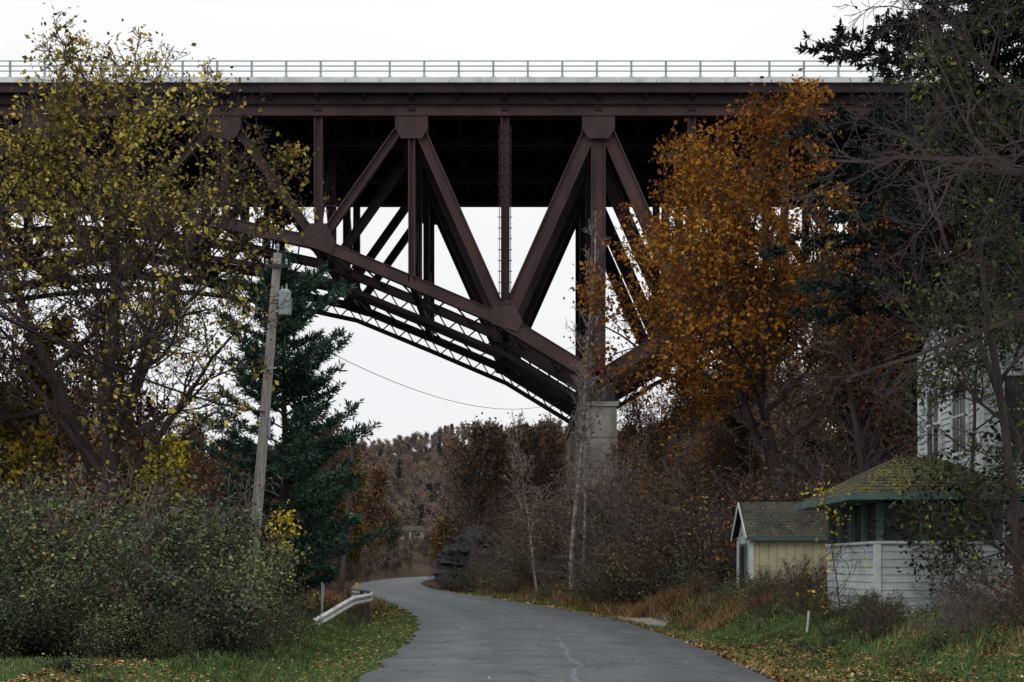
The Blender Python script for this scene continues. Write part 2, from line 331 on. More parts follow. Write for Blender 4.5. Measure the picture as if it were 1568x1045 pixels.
for pa,pb,nz in ((100,107.5,5),(117,124.5,5)):
    for a_,b_ in zip(nodes[:-1],nodes[1:]):
        for s in range(nz):
            t0=s/nz; t1=(s+1)/nz
            q0=Vector((a_[0]+(b_[0]-a_[0])*t0,0,a_[1]+(b_[1]-a_[1])*t0)); q1=Vector((a_[0]+(b_[0]-a_[0])*t1,0,a_[1]+(b_[1]-a_[1])*t1))
            ya,yb=(pa,pb) if s%2==0 else (pb,pa)
            tr.beam((q0.x,ya,q0.z),(q1.x,yb,q1.z),0.10,0.10,1,up=(0,0,1))
for y in (107.5,124.5):
    for a_,b_ in zip(nodes[:-1],nodes[1:]):
        o=-1.15
        tr.beam((a_[0],y,a_[1]+o),(b_[0],y,b_[1]+o),.5,.34,1)
        for s in range(9):
            t0=s/9;t1=(s+1)/9
            f=lambda t,dz: (a_[0]+(b_[0]-a_[0])*t,y,a_[1]+(b_[1]-a_[1])*t+dz)
            tr.beam(f(t0,o if s%2 else -.2),f(t1,-.2 if s%2 else o),.10,.10,1)
for (x,z,k) in nodes:
    tr.beam((x,100,z),(x,124.5,z),0.45,0.45,1,up=(0,0,1))
    for pa,pb in ((100,107.5),(117,124.5)):
        if k>0 and ZT-z>7:
            n=int((ZT-z)/5)
            for s in range(n):
                za=z+(ZT-z)*s/n; zb=z+(ZT-z)*(s+1)/n
                tr.beam((x,pa,za),(x,pb,zb),0.16,0.16,1,up=(1,0,0)); tr.beam((x,pb,za+.01),(x,pa,zb+.01),0.14,0.14,1,up=(1,0,0))
x1=X0-P
for s in range(17):
    z=20.2+s*0.76
    tr.beam((x1-0.5,99.6,z),(x1+0.5,99.6,z),0.06,0.05,1)
for sx in (-0.4,0.4): tr.beam((x1+sx,99.6,20),(x1+sx,99.6,ZT-1),0.05,0.05,1)
tr.obj("arch_trusses",[M["steel"],M["steel_shade"]],BR)
dk=MB()
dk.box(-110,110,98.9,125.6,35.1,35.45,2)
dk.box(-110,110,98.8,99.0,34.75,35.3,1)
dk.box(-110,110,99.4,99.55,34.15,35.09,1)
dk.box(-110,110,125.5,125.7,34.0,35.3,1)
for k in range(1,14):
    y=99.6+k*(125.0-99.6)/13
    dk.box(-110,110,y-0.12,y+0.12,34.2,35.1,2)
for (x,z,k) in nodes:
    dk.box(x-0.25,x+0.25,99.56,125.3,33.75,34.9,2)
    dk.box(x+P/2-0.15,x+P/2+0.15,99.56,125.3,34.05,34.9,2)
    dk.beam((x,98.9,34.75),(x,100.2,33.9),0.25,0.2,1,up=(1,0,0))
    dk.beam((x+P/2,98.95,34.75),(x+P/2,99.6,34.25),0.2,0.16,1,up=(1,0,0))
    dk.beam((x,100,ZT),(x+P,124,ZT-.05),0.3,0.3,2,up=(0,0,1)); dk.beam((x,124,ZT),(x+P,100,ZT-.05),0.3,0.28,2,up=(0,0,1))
dk.obj("deck_framing",[M["steel"],M["steel_shade"],M["steel_shade"]],BR)
pr=MB()
rr_=random.Random(2)
x=-110
while x<110:
    l=rr_.choice((4.8,2.4,4.8)); e=rr_.uniform(0,.02)
    pr.box(x+.015,x+l-.015,98.6-e,99.3,35.38,35.74+e*.5,0); x+=l
pr.box(-110,110,125.2,125.9,35.46,35.72,0)
pr.box(-110,110,99.31,125.19,35.46,35.55,1)
pr.obj("deck_kerbs",[M["kerbw"],M["conc"]],BR)
rl=MB()
for yy in (98.9,125.5):
    n=int(220/2.4)
    for i in range(n):
        x=-109.3+i*2.4
        rl.beam((x,yy,35.7),(x,yy,36.98),0.12,0.14,0); rl.box(x-.18,x+.18,yy-.12,yy+.12,35.75,35.85,0)
    for z in (36.95,36.6,36.25):
        rl.box(-110,110,yy-0.07,yy+0.0,z-0.03,z+0.03,0)
rl.obj("railing",[M["rail"]],BR)
pc=MB()
for cx in (X0-P*12,X0,X0+P*12):
    g=float(H(cx,100))-3
    for ya,yb in ((98.7,108.8),(115.7,125.8)):
        zt=12.9
        n=max(3,int((zt-g)/1.9))
        for s in range(n):
            za=g+(zt-g)*s/n; zb=g+(zt-g)*(s+1)/n; e=0.0 if s%2 else 0.012
            fl=1.22+ (zt-zb)*0.015
            pc.box(cx-fl-e,cx+fl+e,ya-e,yb+e,za+0.02,zb-0.02,0)
            pc.box(cx-fl+.05,cx+fl-.05,ya+.05,yb-.05,zb-0.03,zb+0.03,1)
        pc.box(cx-1.35,cx+1.35,ya-.1,yb+.1,zt+.03,zt+0.35,0)
        pc.box(cx-1.1,cx+1.1,ya+.15,yb-.15,zt+.35,zt+1.7,1)
pc.obj("concrete_piers",[M["conc"],M["steel_shade"]],BR)

# ------------------------------------------------------------------ tree generator
class Tree:
    def __init__(s, seed, minr=0.01):
        s.r=random.Random(seed); s.segs=[]; s.tips=[]; s.minr=minr
        s.nprng=np.random.default_rng(seed)
    def rv(s):
        g=s.r.gauss; return Vector((g(0,1),g(0,1),g(0,1)))
    def branch(s,p,d,L,r,lev,P):
        n=P["steps"][lev]; p=Vector(p); d=Vector(d).normalized(); pts=[(p.copy(),d.copy(),r)]
        taper=P["taper"][lev]
        for i in range(n):
            d=(d+s.rv()*P["wig"][lev]+Vector((0,0,P["trop"][lev]))).normalized()
            q=p+d*(L/n); rn=max(s.minr,r*(1-(1-taper)*(i+1)/n)); rp=max(s.minr,r*(1-(1-taper)*i/n))
            s.segs.append((p.x,p.y,p.z,q.x,q.y,q.z,rp,rn))
            p=q; pts.append((p.copy(),d.copy(),rn))
        if lev<P["max"]:
            k=P["nch"][lev]; k=max(1,int(round(k*s.r.uniform(0.75,1.25)))) if lev>0 else k
            a0=P["start"][lev]; phase=s.r.uniform(0,6.28)
            for c in range(k):
                t=a0+(1-a0)*((c+s.r.uniform(0,0.9))/k); f=t*n; i=min(int(f),n-1); u=f-i
                pp=pts[i][0].lerp(pts[i+1][0],u); dd=pts[min(i+1,n)][1]; rr=pts[i][2]*(1-u)+pts[i+1][2]*u
                ax=dd.orthogonal().normalized(); phase+=2.4+s.r.uniform(-.5,.5)
                ax=Matrix.Rotation(phase,3,dd)@ax
                ang=P["ang"][lev]*s.r.uniform(0.7,1.3)
                if lev==0: ang=P["ang"][0]*(1.25-0.75*t)*s.r.uniform(.85,1.15)
                cd=dd*math.cos(ang)+ax*math.sin(ang)
                if lev==0: LL=P["prof"](t)*s.r.uniform(0.8,1.15)
                else: LL=L*P["ratio"][lev]*(1-0.45*t)*s.r.uniform(0.7,1.25)
                s.branch(pp,cd,LL,max(s.minr,min(rr*0.75,P["rr"][lev]*rr+0.002)),lev+1,P)
        if lev>=P["leaflev"]:
            for i in range(1,len(pts)): s.tips.append(tuple(pts[i][0]))
    def geom(s, acc, nleaf=0, size=0.15, spread=0.25, leaf_mi=1, keep=None, droop=0.3, wr=0.33):
        A=np.array(s.segs)
        big=A[:,6]>0.07; 
        for msk,sd in ((big,8),(~big,3)):
            B=A[msk]
            if len(B): 
                V,Q=tubes(B[:,0:3],B[:,3:6],B[:,6],B[:,7],sd); acc.add(V,Q,0)
        if nleaf and s.tips:
            T=np.array(s.tips); rng=s.nprng
            if keep is not None: T=T[keep(T,rng)]
            idx=rng.integers(0,len(T),nleaf)
            C=T[idx]+rng.normal(size=(nleaf,3))*spread
            V,Q=rand_leaves(C,size,rng,droop,wr); tone=np.clip(rng.normal(0.5,0.22,nleaf),0,1)
            acc.add(V,Q,leaf_mi,tone)
def params(H_,R,lv=4,n=(12,7,5,4),ang=(1.0,0.8,0.8,0.8),start=(0.3,0.2,0.15,0.1),prof=None,wig=(0.06,0.14,0.2,0.25,0.3),trop=(0.03,0.06,0.05,0.03,0.0),steps=(9,7,5,3,2),leaflev=3,ratio=(0,0.6,0.6,0.55,.5)):
    if prof is None: prof=lambda t:R*(0.55+1.0*math.sin(math.pi*min(1,(t*0.85+0.1))))*0.72
    return dict(steps=steps,taper=(0.25,0.3,0.35,0.4,0.5),wig=wig,trop=trop,nch=n,start=start,ang=ang,ratio=ratio,rr=(0.5,0.55,0.6,0.6,0.6),max=lv,leaflev=leaflev,prof=prof)
def clump(frac,seed,cell=1.3):
    def k(T,rng):
        c=np.floor(T/cell).astype(int); h=(c[:,0]*73856093 ^ c[:,1]*19349663 ^ c[:,2]*83492791 ^ seed)&1023
        return (h/1023.0<frac)
    return k
def place(ob,x,y,dz=0,rot=0,sc=1):
    ob.location=(x,y,float(H(x,y))+dz); ob.rotation_euler=(0,0,rot); ob.scale=(sc,)*3
t=Tree(11,0.012); ac_=Acc()
Pk=params(17,6.5,n=(17,8,6,4),start=(0.34,0.22,0.15,0.1),prof=lambda t:2.9+5.5*math.sin(math.pi*min(1,t*0.78+0.12)),wig=(0.05,0.13,0.2,0.25,0.3),trop=(0.03,0.045,0.03,0.0,0.0),ang=(1.02,0.8,0.8,0.8))
t.branch((0,0,-0.5),(-0.11,0,1),15.6,0.36,0,Pk)
t.branch((-0.3,0.2,3.2),(-0.6,0.1,1),9.8,0.22,0,params(9,3,n=(10,7,5,4),start=(0.45,.2,.15,.1),prof=lambda t:1.7+2.9*math.sin(math.pi*min(1,t*0.8+.1)),trop=(0.08,0.05,0.03,0,0)))
t.geom(ac_,36000,0.21,0.26,keep=clump(0.72,5,1.3))
oak=ac_.obj("oak_tree",[M["bark"],M["oak_leaf"]]); place(oak,12.0,60,-0.2,0.0)

t=Tree(23,0.0105); ac_=Acc()
lp=lambda a,b:params(9,4,n=(11,8,6,4),start=(0.12,0.2,0.15,0.1),prof=lambda t:a+b*math.sin(math.pi*min(1,t*.75+.15)),ang=(1.0,.75,.8,.8))
t.branch((0,0,-0.4),(-0.05,0,1),7.5,0.42,0,params(8,4,n=(5,8,6,4),start=(0.45,0.2,0.15,0.1),prof=lambda t:5.6,ang=(0.8,.7,.8,.8)))
t.branch((0.05,0,4.0),(0.36,0.05,1),9.3,0.22,0,lp(2.1,2.4))
t.branch((-0.1,0,4.3),(-0.5,-0.1,1),9.0,0.22,0,lp(2.2,2.6))
t.branch((0,0,6.5),(0.08,0.1,1),8.8,0.2,0,lp(1.9,2.2))
t.branch((0,0,3.0),(-0.9,0.2,1),8.0,0.18,0,lp(1.8,2.0))
T=np.array(t.tips)
t.geom(ac_,8200,0.165,0.2,keep=clump(0.36,9,1.0))
rng=t.nprng; hi=T[T[:,2]>10.5]; C=hi[rng.integers(0,len(hi),4200)]+rng.normal(size=(4200,3))*.22
V,Q=rand_leaves(C,.155,rng); ac_.add(V,Q,1,np.clip(rng.normal(.5,.2,4200),0,1))
n1_=2400; C=T[rng.integers(0,len(T),n1_)]+rng.normal(size=(n1_,3))*.2
V,Q=rand_leaves(C,0.12,rng); ac_.add(V,Q,2,np.clip(rng.normal(.55,.2,n1_),0,1))
lt=ac_.obj("elm_tree",[M["bark"],M["yel_leaf"],M["olive_leaf"]]); place(lt,-11.5,40,0)

def variant(name,seed,Hh,R,leafmat,nleaf,size,minr=0.02,bark="bark",n=(12,6,4,3),lv=3,spread=0.3,frac=1.0,r0=None,start=.3):
    t=Tree(seed,minr); a=Acc()
    t.branch((0,0,-0.5),(random.Random(seed).uniform(-.12,.12),0,1),Hh,r0 or Hh*0.014,0,params(Hh,R,lv=lv,n=n,start=(start,.2,.15,.1),prof=lambda t:R*(1.15-0.75*t),leaflev=2,ang=(0.85,.7,.8,.8),trop=(0.03,0.09,0.06,0.03,0)))
    t.geom(a,nleaf,size,spread,keep=clump(frac,seed))
    return a.obj(name,[M[bark],M[leafmat]],link=False)
bare=[variant("bare_tree_mesh_%d"%i,100+i,11,3.2,"brown_leaf",[500,1300,250,900][i],0.2,bark=["bark","bark_grey","bark","bark_grey"][i],n=(16,7,5,3),minr=0.015) for i in range(4)]
leafy=[variant("autumn_tree_mesh_%d"%i,200+i,11,3.6,["brown_leaf","brown_leaf","olive_leaf","gold_leaf"][i],[6000,4200,4200,3000][i],0.25,n=(13,7,4,3),frac=.8) for i in range(4)]
farv=[variant("far_tree_mesh_%d"%i,300+i,12,3.8,"far_leaf_haze",[1900,1100,500][i],0.5,bark="bark_far_hazed",minr=0.05,n=(12,6,4,3),lv=3,spread=.55) for i in range(3)]
midv=[variant("mid_tree_mesh_%d"%i,310+i,11.5,3.4,["brown_leaf","far_leaf_haze","brown_leaf"][i],[500,1800,2600][i],0.28,bark=["bark_grey","bark_far_hazed","bark_grey"][i],minr=0.028,n=(17,7,5,3),lv=3,spread=.3) for i in range(3)]

def shrub(name,seed,Hh,R,leafmat,nleaf,size,nst=22,bark="bark",spread=0.12,minr=0.006,link=False,lv=2,mi2=None,n2=0):
    t=Tree(seed,minr); a=Acc(); r=random.Random(seed)
    for k in range(nst):
        an=r.uniform(0,6.28); q=r.uniform(0,.45)*R; tilt=r.uniform(0.05,0.85)
        t.branch((q*math.cos(an),q*math.sin(an),-0.15),(math.cos(an)*tilt,math.sin(an)*tilt,1),Hh*r.uniform(.6,1.2)*(1+.15*tilt),0.018,0,
            dict(steps=(6,4,3),taper=(.35,.4,.5),wig=(.1,.2,.25),trop=(-0.05,0.02,0),nch=(8,4),start=(.2,.1),ang=(.8,.8),ratio=(0,.5),rr=(.6,.6),max=lv,leaflev=1,prof=lambda t:Hh*0.38*(1.1-0.5*t)))
    t.geom(a,nleaf,size,spread)
    mats=[M[bark],M[leafmat]]
    if mi2:
        T=np.array(t.tips); rng=t.nprng; C=T[rng.integers(0,len(T),n2)]+rng.normal(size=(n2,3))*spread
        V,Q=rand_leaves(C,size,rng); a.add(V,Q,2,np.clip(rng.normal(.5,.22,n2),0,1)); mats.append(M[mi2])
    return a.obj(name,mats,link=link)
brushv=[shrub("brush_mesh_0",401,2.6,1.6,"brown_leaf",1000,.10,18,minr=.009),shrub("brush_mesh_1",402,2.2,1.6,"olive_leaf",2000,.10,18,minr=.009),
        shrub("brush_mesh_2",403,3.0,1.5,"brown_leaf",400,.10,22,"bark_grey",minr=.009),shrub("brush_mesh_3",404,1.6,1.3,"bush_leaf",2300,.09,16,minr=.009)]
bushv=[shrub("bush_mesh_0",411,3.0,1.9,"bush_leaf",11000,.085,34,spread=.17,mi2="olive_leaf",n2=2500),shrub("bush_mesh_1",412,2.6,1.9,"bush_leaf",8000,.085,30,spread=.17,mi2="olive_leaf",n2=3500),
       shrub("bush_mesh_2",413,2.7,1.9,"bush_leaf",7500,.08,32,spread=.16,mi2="brown_leaf",n2=2200)]
weedv=[shrub("weed_mesh_%d"%i,421+i,.55,.6,["bush_leaf","dark_leaf","olive_leaf"][i],900,.07,14,minr=.004,spread=.08,lv=1) for i in range(3)]

def conifer(name,seed,Hh,R,mat,start=0.12,nwh=26,droop=-0.02,dens=1.0,nsize=0.22,topf=0.1,link=True,curve=1.0,nw=.05,rep=9,rise=0.0):
    r=random.Random(seed); t=Tree(seed,0.012); a=Acc(); tips=[];dirs=[]
    n=14; p=Vector((0,0,-.3))
    for i in range(n):
        q=Vector((r.uniform(-.06,.06),r.uniform(-.06,.06),-.3+(Hh+.3)*(i+1)/n)); r0=Hh*0.016*(1-i/n)+.02; r1=Hh*0.016*(1-(i+1)/n)+.02
        t.segs.append((*p,*q,r0,r1)); p=q
    for w in range(nwh):
        f=start+(1-start)*(w+r.random()*.6)/nwh
        nb=r.randint(3,6); ph=r.uniform(0,6.28)
        for k in range(nb):
            an=ph+k*6.283/nb+r.uniform(-.4,.4); L=R*(((1-f)**curve)*1.0+topf)*r.uniform(.5,1.25)
            base=Vector((0,0,Hh*f)); d=Vector((math.cos(an),math.sin(an),0.35*f+rise+r.uniform(-.1,.15))).normalized()
            ns=6; pp=base
            for s in range(ns):
                d=(d+Vector((0,0,droop+0.05*(s>3)))+t.rv()*.07).normalized(); qq=pp+d*L/ns
                t.segs.append((*pp,*qq,.03*(1-s/ns)+.012,.03*(1-(s+1)/ns)+.012))
                if s>=1:
                    side=d.cross(Vector((0,0,1))).normalized()
                    for sg in (-1,1):
                        bl=L*0.30*(1-s/ns*0.55)*r.uniform(.5,1.2); dd=(d*.8+side*sg*.9+Vector((0,0,r.uniform(-.1,.25)))).normalized()
                        nn=max(3,int(bl/0.12*dens))
                        for u in range(nn):
                            tips.append(tuple(pp+dd*bl*(u+.5)/nn)); dirs.append(tuple(dd))
                        e=pp+dd*bl; t.segs.append((*pp,*e,.012,.008))
                    for u in range(2): tips.append(tuple(pp.lerp(qq,u/2))); dirs.append(tuple(d))
                pp=qq
            tips.append(tuple(pp)); dirs.append(tuple(d))
    t.geom(a)
    T=np.array(tips); Dr=np.array(dirs); T=np.repeat(T,rep,0); Dr=np.repeat(Dr,rep,0); rng=t.nprng; n=len(T)
    d=Dr*0.6+rng.normal(size=(n,3))*.55; d[:,2]+=.1; d/=np.linalg.norm(d,axis=1,keepdims=True)
    W=np.cross(d,rng.normal(size=(n,3))); W/=np.linalg.norm(W,axis=1,keepdims=True); s=nsize*rng.uniform(.6,1.2,(n,1))
    V,Q=kites(T+rng.normal(size=(n,3))*.04,d*s,W*s*nw*2); a.add(V,Q,1,np.clip(rng.normal(.5,.25,n),0,1))
    return a.obj(name,[M["bark"],M[mat]],link=link)
pine=conifer("pine_tree",31,13.0,3.1,"needle",start=.05,nwh=24,topf=.44,curve=.5,nsize=.28,nw=.055,rise=.25,droop=.01,rep=10); place(pine,-8.7,54.5)
sp=conifer("spruce_tree",32,24.0,7.8,"needle_dk",start=.38,nwh=26,droop=-.06,topf=.25,curve=.5,nsize=.27,nw=.08,rep=11); place(sp,15.6,46)
sp2=conifer("spruce_tree",33,20.0,4.6,"needle_dk",start=.2,nwh=24,droop=-.04,topf=.18,curve=.7,nsize=.34,nw=.08); place(sp2,17.0,62,-.5)
sp3=conifer("spruce_tree",34,17.0,4.6,"needle_dk",start=.25,nwh=20,droop=-.06,topf=.2,curve=.6,nsize=.25,nw=.08,rep=10); place(sp3,16.2,36.5,-.5)
farcon=conifer("far_conifer_mesh",35,13,3.0,"needle_far_haze",start=.05,nwh=14,topf=.1,nsize=.7,nw=.12,dens=.35,rep=4,link=False)

for (x,y,h,s,ld,rr0) in ((2.95,70,19.5,51,-.02,.13),(3.6,73,13,52,.05,.08),(1.5,78,10,53,-.04,.08)):
    t=Tree(s,.013); a=Acc()
    t.branch((0,0,-.4),(ld,0,1),h,rr0,0,params(h,2,lv=3,n=(14,6,4,3),start=(.38,.2,.1,.1),prof=lambda t:2.5*(1.1-.7*t),ang=(.55,.6,.7,.7),trop=(.02,.14,.08,.03,0),leaflev=2))
    t.geom(a,160,.14,.15)
    o=a.obj("bare_sycamore_tree",[M["birch"],M["brown_leaf"]]); place(o,x,y)

def feature(name,x,y,seed,Hh,R,leafmat,nleaf,size,frac=.6,bark="bark",n=(11,7,5,4),lv=4,minr=.008,start=.2,lean=0,r0=None,spread=.16,dz=0):
    t=Tree(seed,minr); a=Acc()
    t.branch((0,0,-.4),(lean,0,1),Hh,r0 or Hh*.014,0,params(Hh,R,lv=lv,n=n,start=(start,.2,.15,.1),prof=lambda t:R*(1.1-.55*t),leaflev=lv-1,ang=(.95,.75,.8,.8)))
    t.geom(a,nleaf,size,spread,keep=clump(frac,seed,.9))
    o=a.obj(name,[M[bark],M[leafmat]]); place(o,x,y,dz); return o
feature("maple_sapling",-8.7,37.0,61,5.4,1.6,"ylw2",1700,.17,.35)
feature("maple_sapling",-6.9,40.5,62,3.4,.9,"ylw2",450,.14,.5)
feature("maple_tree",-14.2,41,63,8.2,2.8,"gold_leaf",5000,.19,.6)
feature("maple_tree",-15.8,38,64,9.0,3.0,"gold_leaf",2600,.19,.5)
feature("ash_tree",-12.4,48,65,10,3.2,"brown_leaf",2600,.18,.5)
feature("ash_tree",-11.4,44,66,7.5,2.4,"brown_leaf",1500,.16,.5)
feature("ash_tree",4.6,87,68,6.5,1.8,"brown_leaf",200,.18,.5,bark="bark_grey",minr=.014,lv=3)
feature("locust_tree",13.6,43,71,14,4.0,"red_leaf",2600,.16,.5,start=.25)
feature("locust_tree",16.5,52,72,16,5.0,"brown_leaf",2600,.18,.5,start=.2)
feature("locust_tree",18.0,39,73,17,5.5,"dark_leaf",3500,.17,.6,start=.15)
feature("locust_tree",13.0,55,77,12,3.4,"red_leaf",1200,.17,.6,start=.2)
feature("locust_tree",12.0,48.5,78,11.5,3.4,"brown_leaf",900,.15,.5,start=.2)
feature("locust_tree",11.9,37.2,79,9.5,2.8,"dark_leaf",1200,.13,.5,start=.3,r0=.09)
feature("vine_covered_tree",9.1,25.2,74,7,1.8,"dark_leaf",2800,.10,.6,start=.05,r0=.07,lean=.06)
feature("vine_covered_tree",9.9,27.5,75,12,2.5,"dark_leaf",3200,.12,.45,start=.05,r0=.11,lean=-.03)
feature("vine_covered_tree",11.3,29.5,80,11,3.0,"dark_leaf",4200,.12,.5,start=.1,r0=.12,lean=-.03)
feature("elder_sapling",6.7,28.6,76,3.0,1.0,"ylw2",150,.09,.6,n=(7,5,3,2),lv=3,start=.1,r0=.022,minr=.005)
for (x,y,sd,rr0,st) in ((9.25,19.5,81,.2,.42),(10.2,22.5,83,.2,.38)):
    t=Tree(sd,.006); a=Acc()
    t.branch((0,0,-.4),(0,0,1),14,rr0,0,params(14,4.5,n=(14,8,6,4),start=(st,.2,.15,.1),prof=lambda t:4.9-1.2*t,ang=(1.1,.75,.8,.8),trop=(.03,.0,.0,-.02,0)))
    t.geom(a,500,.07,.1)
    o=a.obj("walnut_tree",[M["bark"],M["dark_leaf"]]); place(o,x,y,0,0)

# ------------------------------------------------------------------ instanced woodland
def scatter(name,meshes,pts,smin,smax,seed,weights=None):
    e=empty(name); r=random.Random(seed)
    for i,(x,y,*rest) in enumerate(pts):
        me=r.choices(meshes,weights)[0] if weights else r.choice(meshes)
        ob=bpy.data.objects.new("%s_part_%d"%(name,i),me); S.collection.objects.link(ob); ob.parent=e
        s=r.uniform(smin,smax)*(rest[0] if rest else 1)
        ob.location=(x,y,float(H(x,y))-.1); ob.rotation_euler=(r.uniform(-.06,.06),r.uniform(-.06,.06),r.uniform(0,6.28)); ob.scale=(s*r.uniform(.9,1.15),)*2+(s,)
r=random.Random(5)
def road_d(x,y): return x-float(xr(y))
pts=[]
while len(pts)<150:
    x=r.uniform(2,60); y=r.uniform(62,150); d=road_d(x,y)
    if d<8 or x/y>0.44: continue
    if 96<y<128 and 4<x<8.5: continue
    if abs(x-4.9-(y-60)*.03)<1.6 and y<97: continue
    f=min(1.0,0.45+(d-8)*0.035)
    if x/y<0.09: f*=.6
    pts.append((x,y,f))
scatter("hillside_woodland",bare+leafy,pts,.75,1.15,7,[5,5,5,5,1,1,.8,.4])
pts=[]
while len(pts)<40:
    y=r.uniform(58,95); x=r.uniform(5,22)
    d=road_d(x,y)
    if d<8 or abs(x/y-.061)<.014: continue
    pts.append((x,y,.62))
scatter("sapling_thicket",bare,pts,.7,1.1,17)
pts=[]
while len(pts)<100:
    y=r.uniform(70,170); x=r.uniform(-75,-10); d=road_d(x,y)
    if d>-6.5 or x/y<-0.42: continue
    f=1.0
    if x/y>-0.20: f=.5+min(.6,(y-70)*.006)
    pts.append((x,y,f))
scatter("valley_woodland",bare+leafy+[farcon],pts,.8,1.2,8,[5,5,4,4,2,2,1.5,1.2,.5])
gl=[];gr_=[]
while len(gl)+len(gr_)<78:
    y=r.uniform(118,290); left=r.random()<.4; u=r.uniform(-.150,-.085) if left else r.uniform(-.032,.042); x=u*y; d=road_d(x,y)
    if abs(d)<7.5 or (96<y<130 and d>0): continue
    top=1.8+(r.uniform(.098,.120) if left else r.uniform(.090,.112))*y
    top=min(top,27)
    s=(top-float(H(x,y)))/11.5
    if s<.4: continue
    (gl if left else gr_).append((x,y,min(s,1.6)))
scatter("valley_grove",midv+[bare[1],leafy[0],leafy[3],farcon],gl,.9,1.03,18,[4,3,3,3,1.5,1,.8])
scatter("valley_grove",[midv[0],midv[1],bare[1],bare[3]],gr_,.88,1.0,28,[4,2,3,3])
pts=[]
while len(pts)<120:
    y=r.uniform(140,325); x=r.uniform(-90,50); d=road_d(x,y)
    if abs(d)<5.5 or abs(x/y)>.3: continue
    if y>190 and abs(x/y+.072)<.008: pts.append((x,y,.35)); continue
    if abs(d)<9: pts.append((x,y,.5)); continue
    pts.append((x,y,.85))
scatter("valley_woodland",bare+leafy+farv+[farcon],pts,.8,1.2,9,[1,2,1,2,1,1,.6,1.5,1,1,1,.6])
scatter("golden_trees",[leafy[3]],[(-8.6,168,.65),(-20,176,.7)],.9,1.1,19)
pts=[]
while len(pts)<110:
    y=r.uniform(190,340); x=r.uniform(-.13,.03)*y; d=road_d(x,y)
    if abs(d)<4.6 and y<318: continue
    pts.append((x,y,.32))
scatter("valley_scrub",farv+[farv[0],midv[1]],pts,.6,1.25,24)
pts=[]
for k in range(1400):
    y=325+(800-325)*r.random(); x=r.uniform(-.21,.11)*y
    f=.85
    if y<436 and abs(x/y+.072)<.011: f=.42
    pts.append((x,y,f))
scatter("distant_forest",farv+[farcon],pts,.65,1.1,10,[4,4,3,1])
pts=[]
while len(pts)<330:
    y=r.uniform(50,128); x=r.uniform(-9,30); d=road_d(x,y)
    if d<5.3 or x/y>0.40: continue
    if 47<y<52.5 and 7<x<12: continue
    if r.random()>1.25-(d/24): continue
    pts.append((x,y,.6+min(.65,(d-5.3)*.13)))
scatter("hillside_brush",brushv,pts,.8,1.35,11,[4,3,4,1.5])
pts=[]
while len(pts)<170:
    y=r.uniform(48,200); x=r.uniform(-42,-8); d=road_d(x,y)
    if d>-5.4 or x/y<-.42 or d<-30: continue
    pts.append((x,y,.6+min(.6,(-d-5)*.1)))
scatter("verge_brush",brushv,pts,.8,1.3,12,[3,4,3,2])
bp_=[(-9.9,27.5,1),(-8.4,28.5,.85),(-7.0,29.5,.8),(-11.5,29.5,1.0),(-9.2,31,1.15),(-7.7,32,1.0),(-6.4,31.8,.65),(-10.6,33,1.15),(-12.7,32.5,1.1),(-8.9,34.5,1.15),(-7.6,35.5,.85),(-11.9,26,.8),(-8.2,26.6,.5),(-6.7,27.6,.38),(-14,34.5,1.15),(-6.9,34.2,.6),(-7.4,38.5,.5),(-8.0,42,.6),(-9.5,39.5,.9),(-5.9,29.2,.3),(-9.7,25.6,.5),(-11,25,.6)]
scatter("roadside_bush",bushv,bp_,.9,1.1,13)
scatter("bramble_stems",[brushv[0],brushv[2],brushv[1]],[(-11.4,30,1.15),(-9.5,32.8,1.3),(-12.5,31,1.2),(-8.9,35.5,1.2),(-13.5,36,1.5),(-10.8,36,1.4),(-8.7,29.6,1.0),(-10.4,28.4,.95)],.9,1.1,23)
pts=[(6.9,27.0,.35),(8.3,25.6,.4),(9.2,24.9,.5),(7.5,24.2,.3),(8.6,23.2,.5),(7.1,28.9,.3),(10.6,28.3,.4),(7.2,33,.35),(6.9,45.8,.5),(8.4,46.4,.6),(9.6,46.6,.6),(7.9,44.8,.45),(8.7,43.5,.5),(9.9,26.2,.5),(6.8,38,.35),(7.3,42,.45),(6.4,49.5,.5),(6.9,53,.7),(8.8,22.4,.5),(7.6,29.9,.25),(11.2,29.6,.7),(12.0,32,1.0),(12.2,28.6,.9),(7.3,36,.4)]
scatter("yard_brush",brushv+[bushv[1]],pts,.8,1.1,14,[4,4,3,2.5,.8])
pts=[]
while len(pts)<460:
    y=r.uniform(20,58); d=r.choice((-1,1)); 
    d=r.uniform(4.8,9.4) if d>0 else r.uniform(-9.5,-5.4)
    if d<0 and y<27 and r.random()<.6: continue
    pts.append((float(xr(y))+d,y,.3+.09*(abs(d)-4)))
scatter("roadside_weeds",weedv,pts,.7,1.3,15,[4,1.5,2])

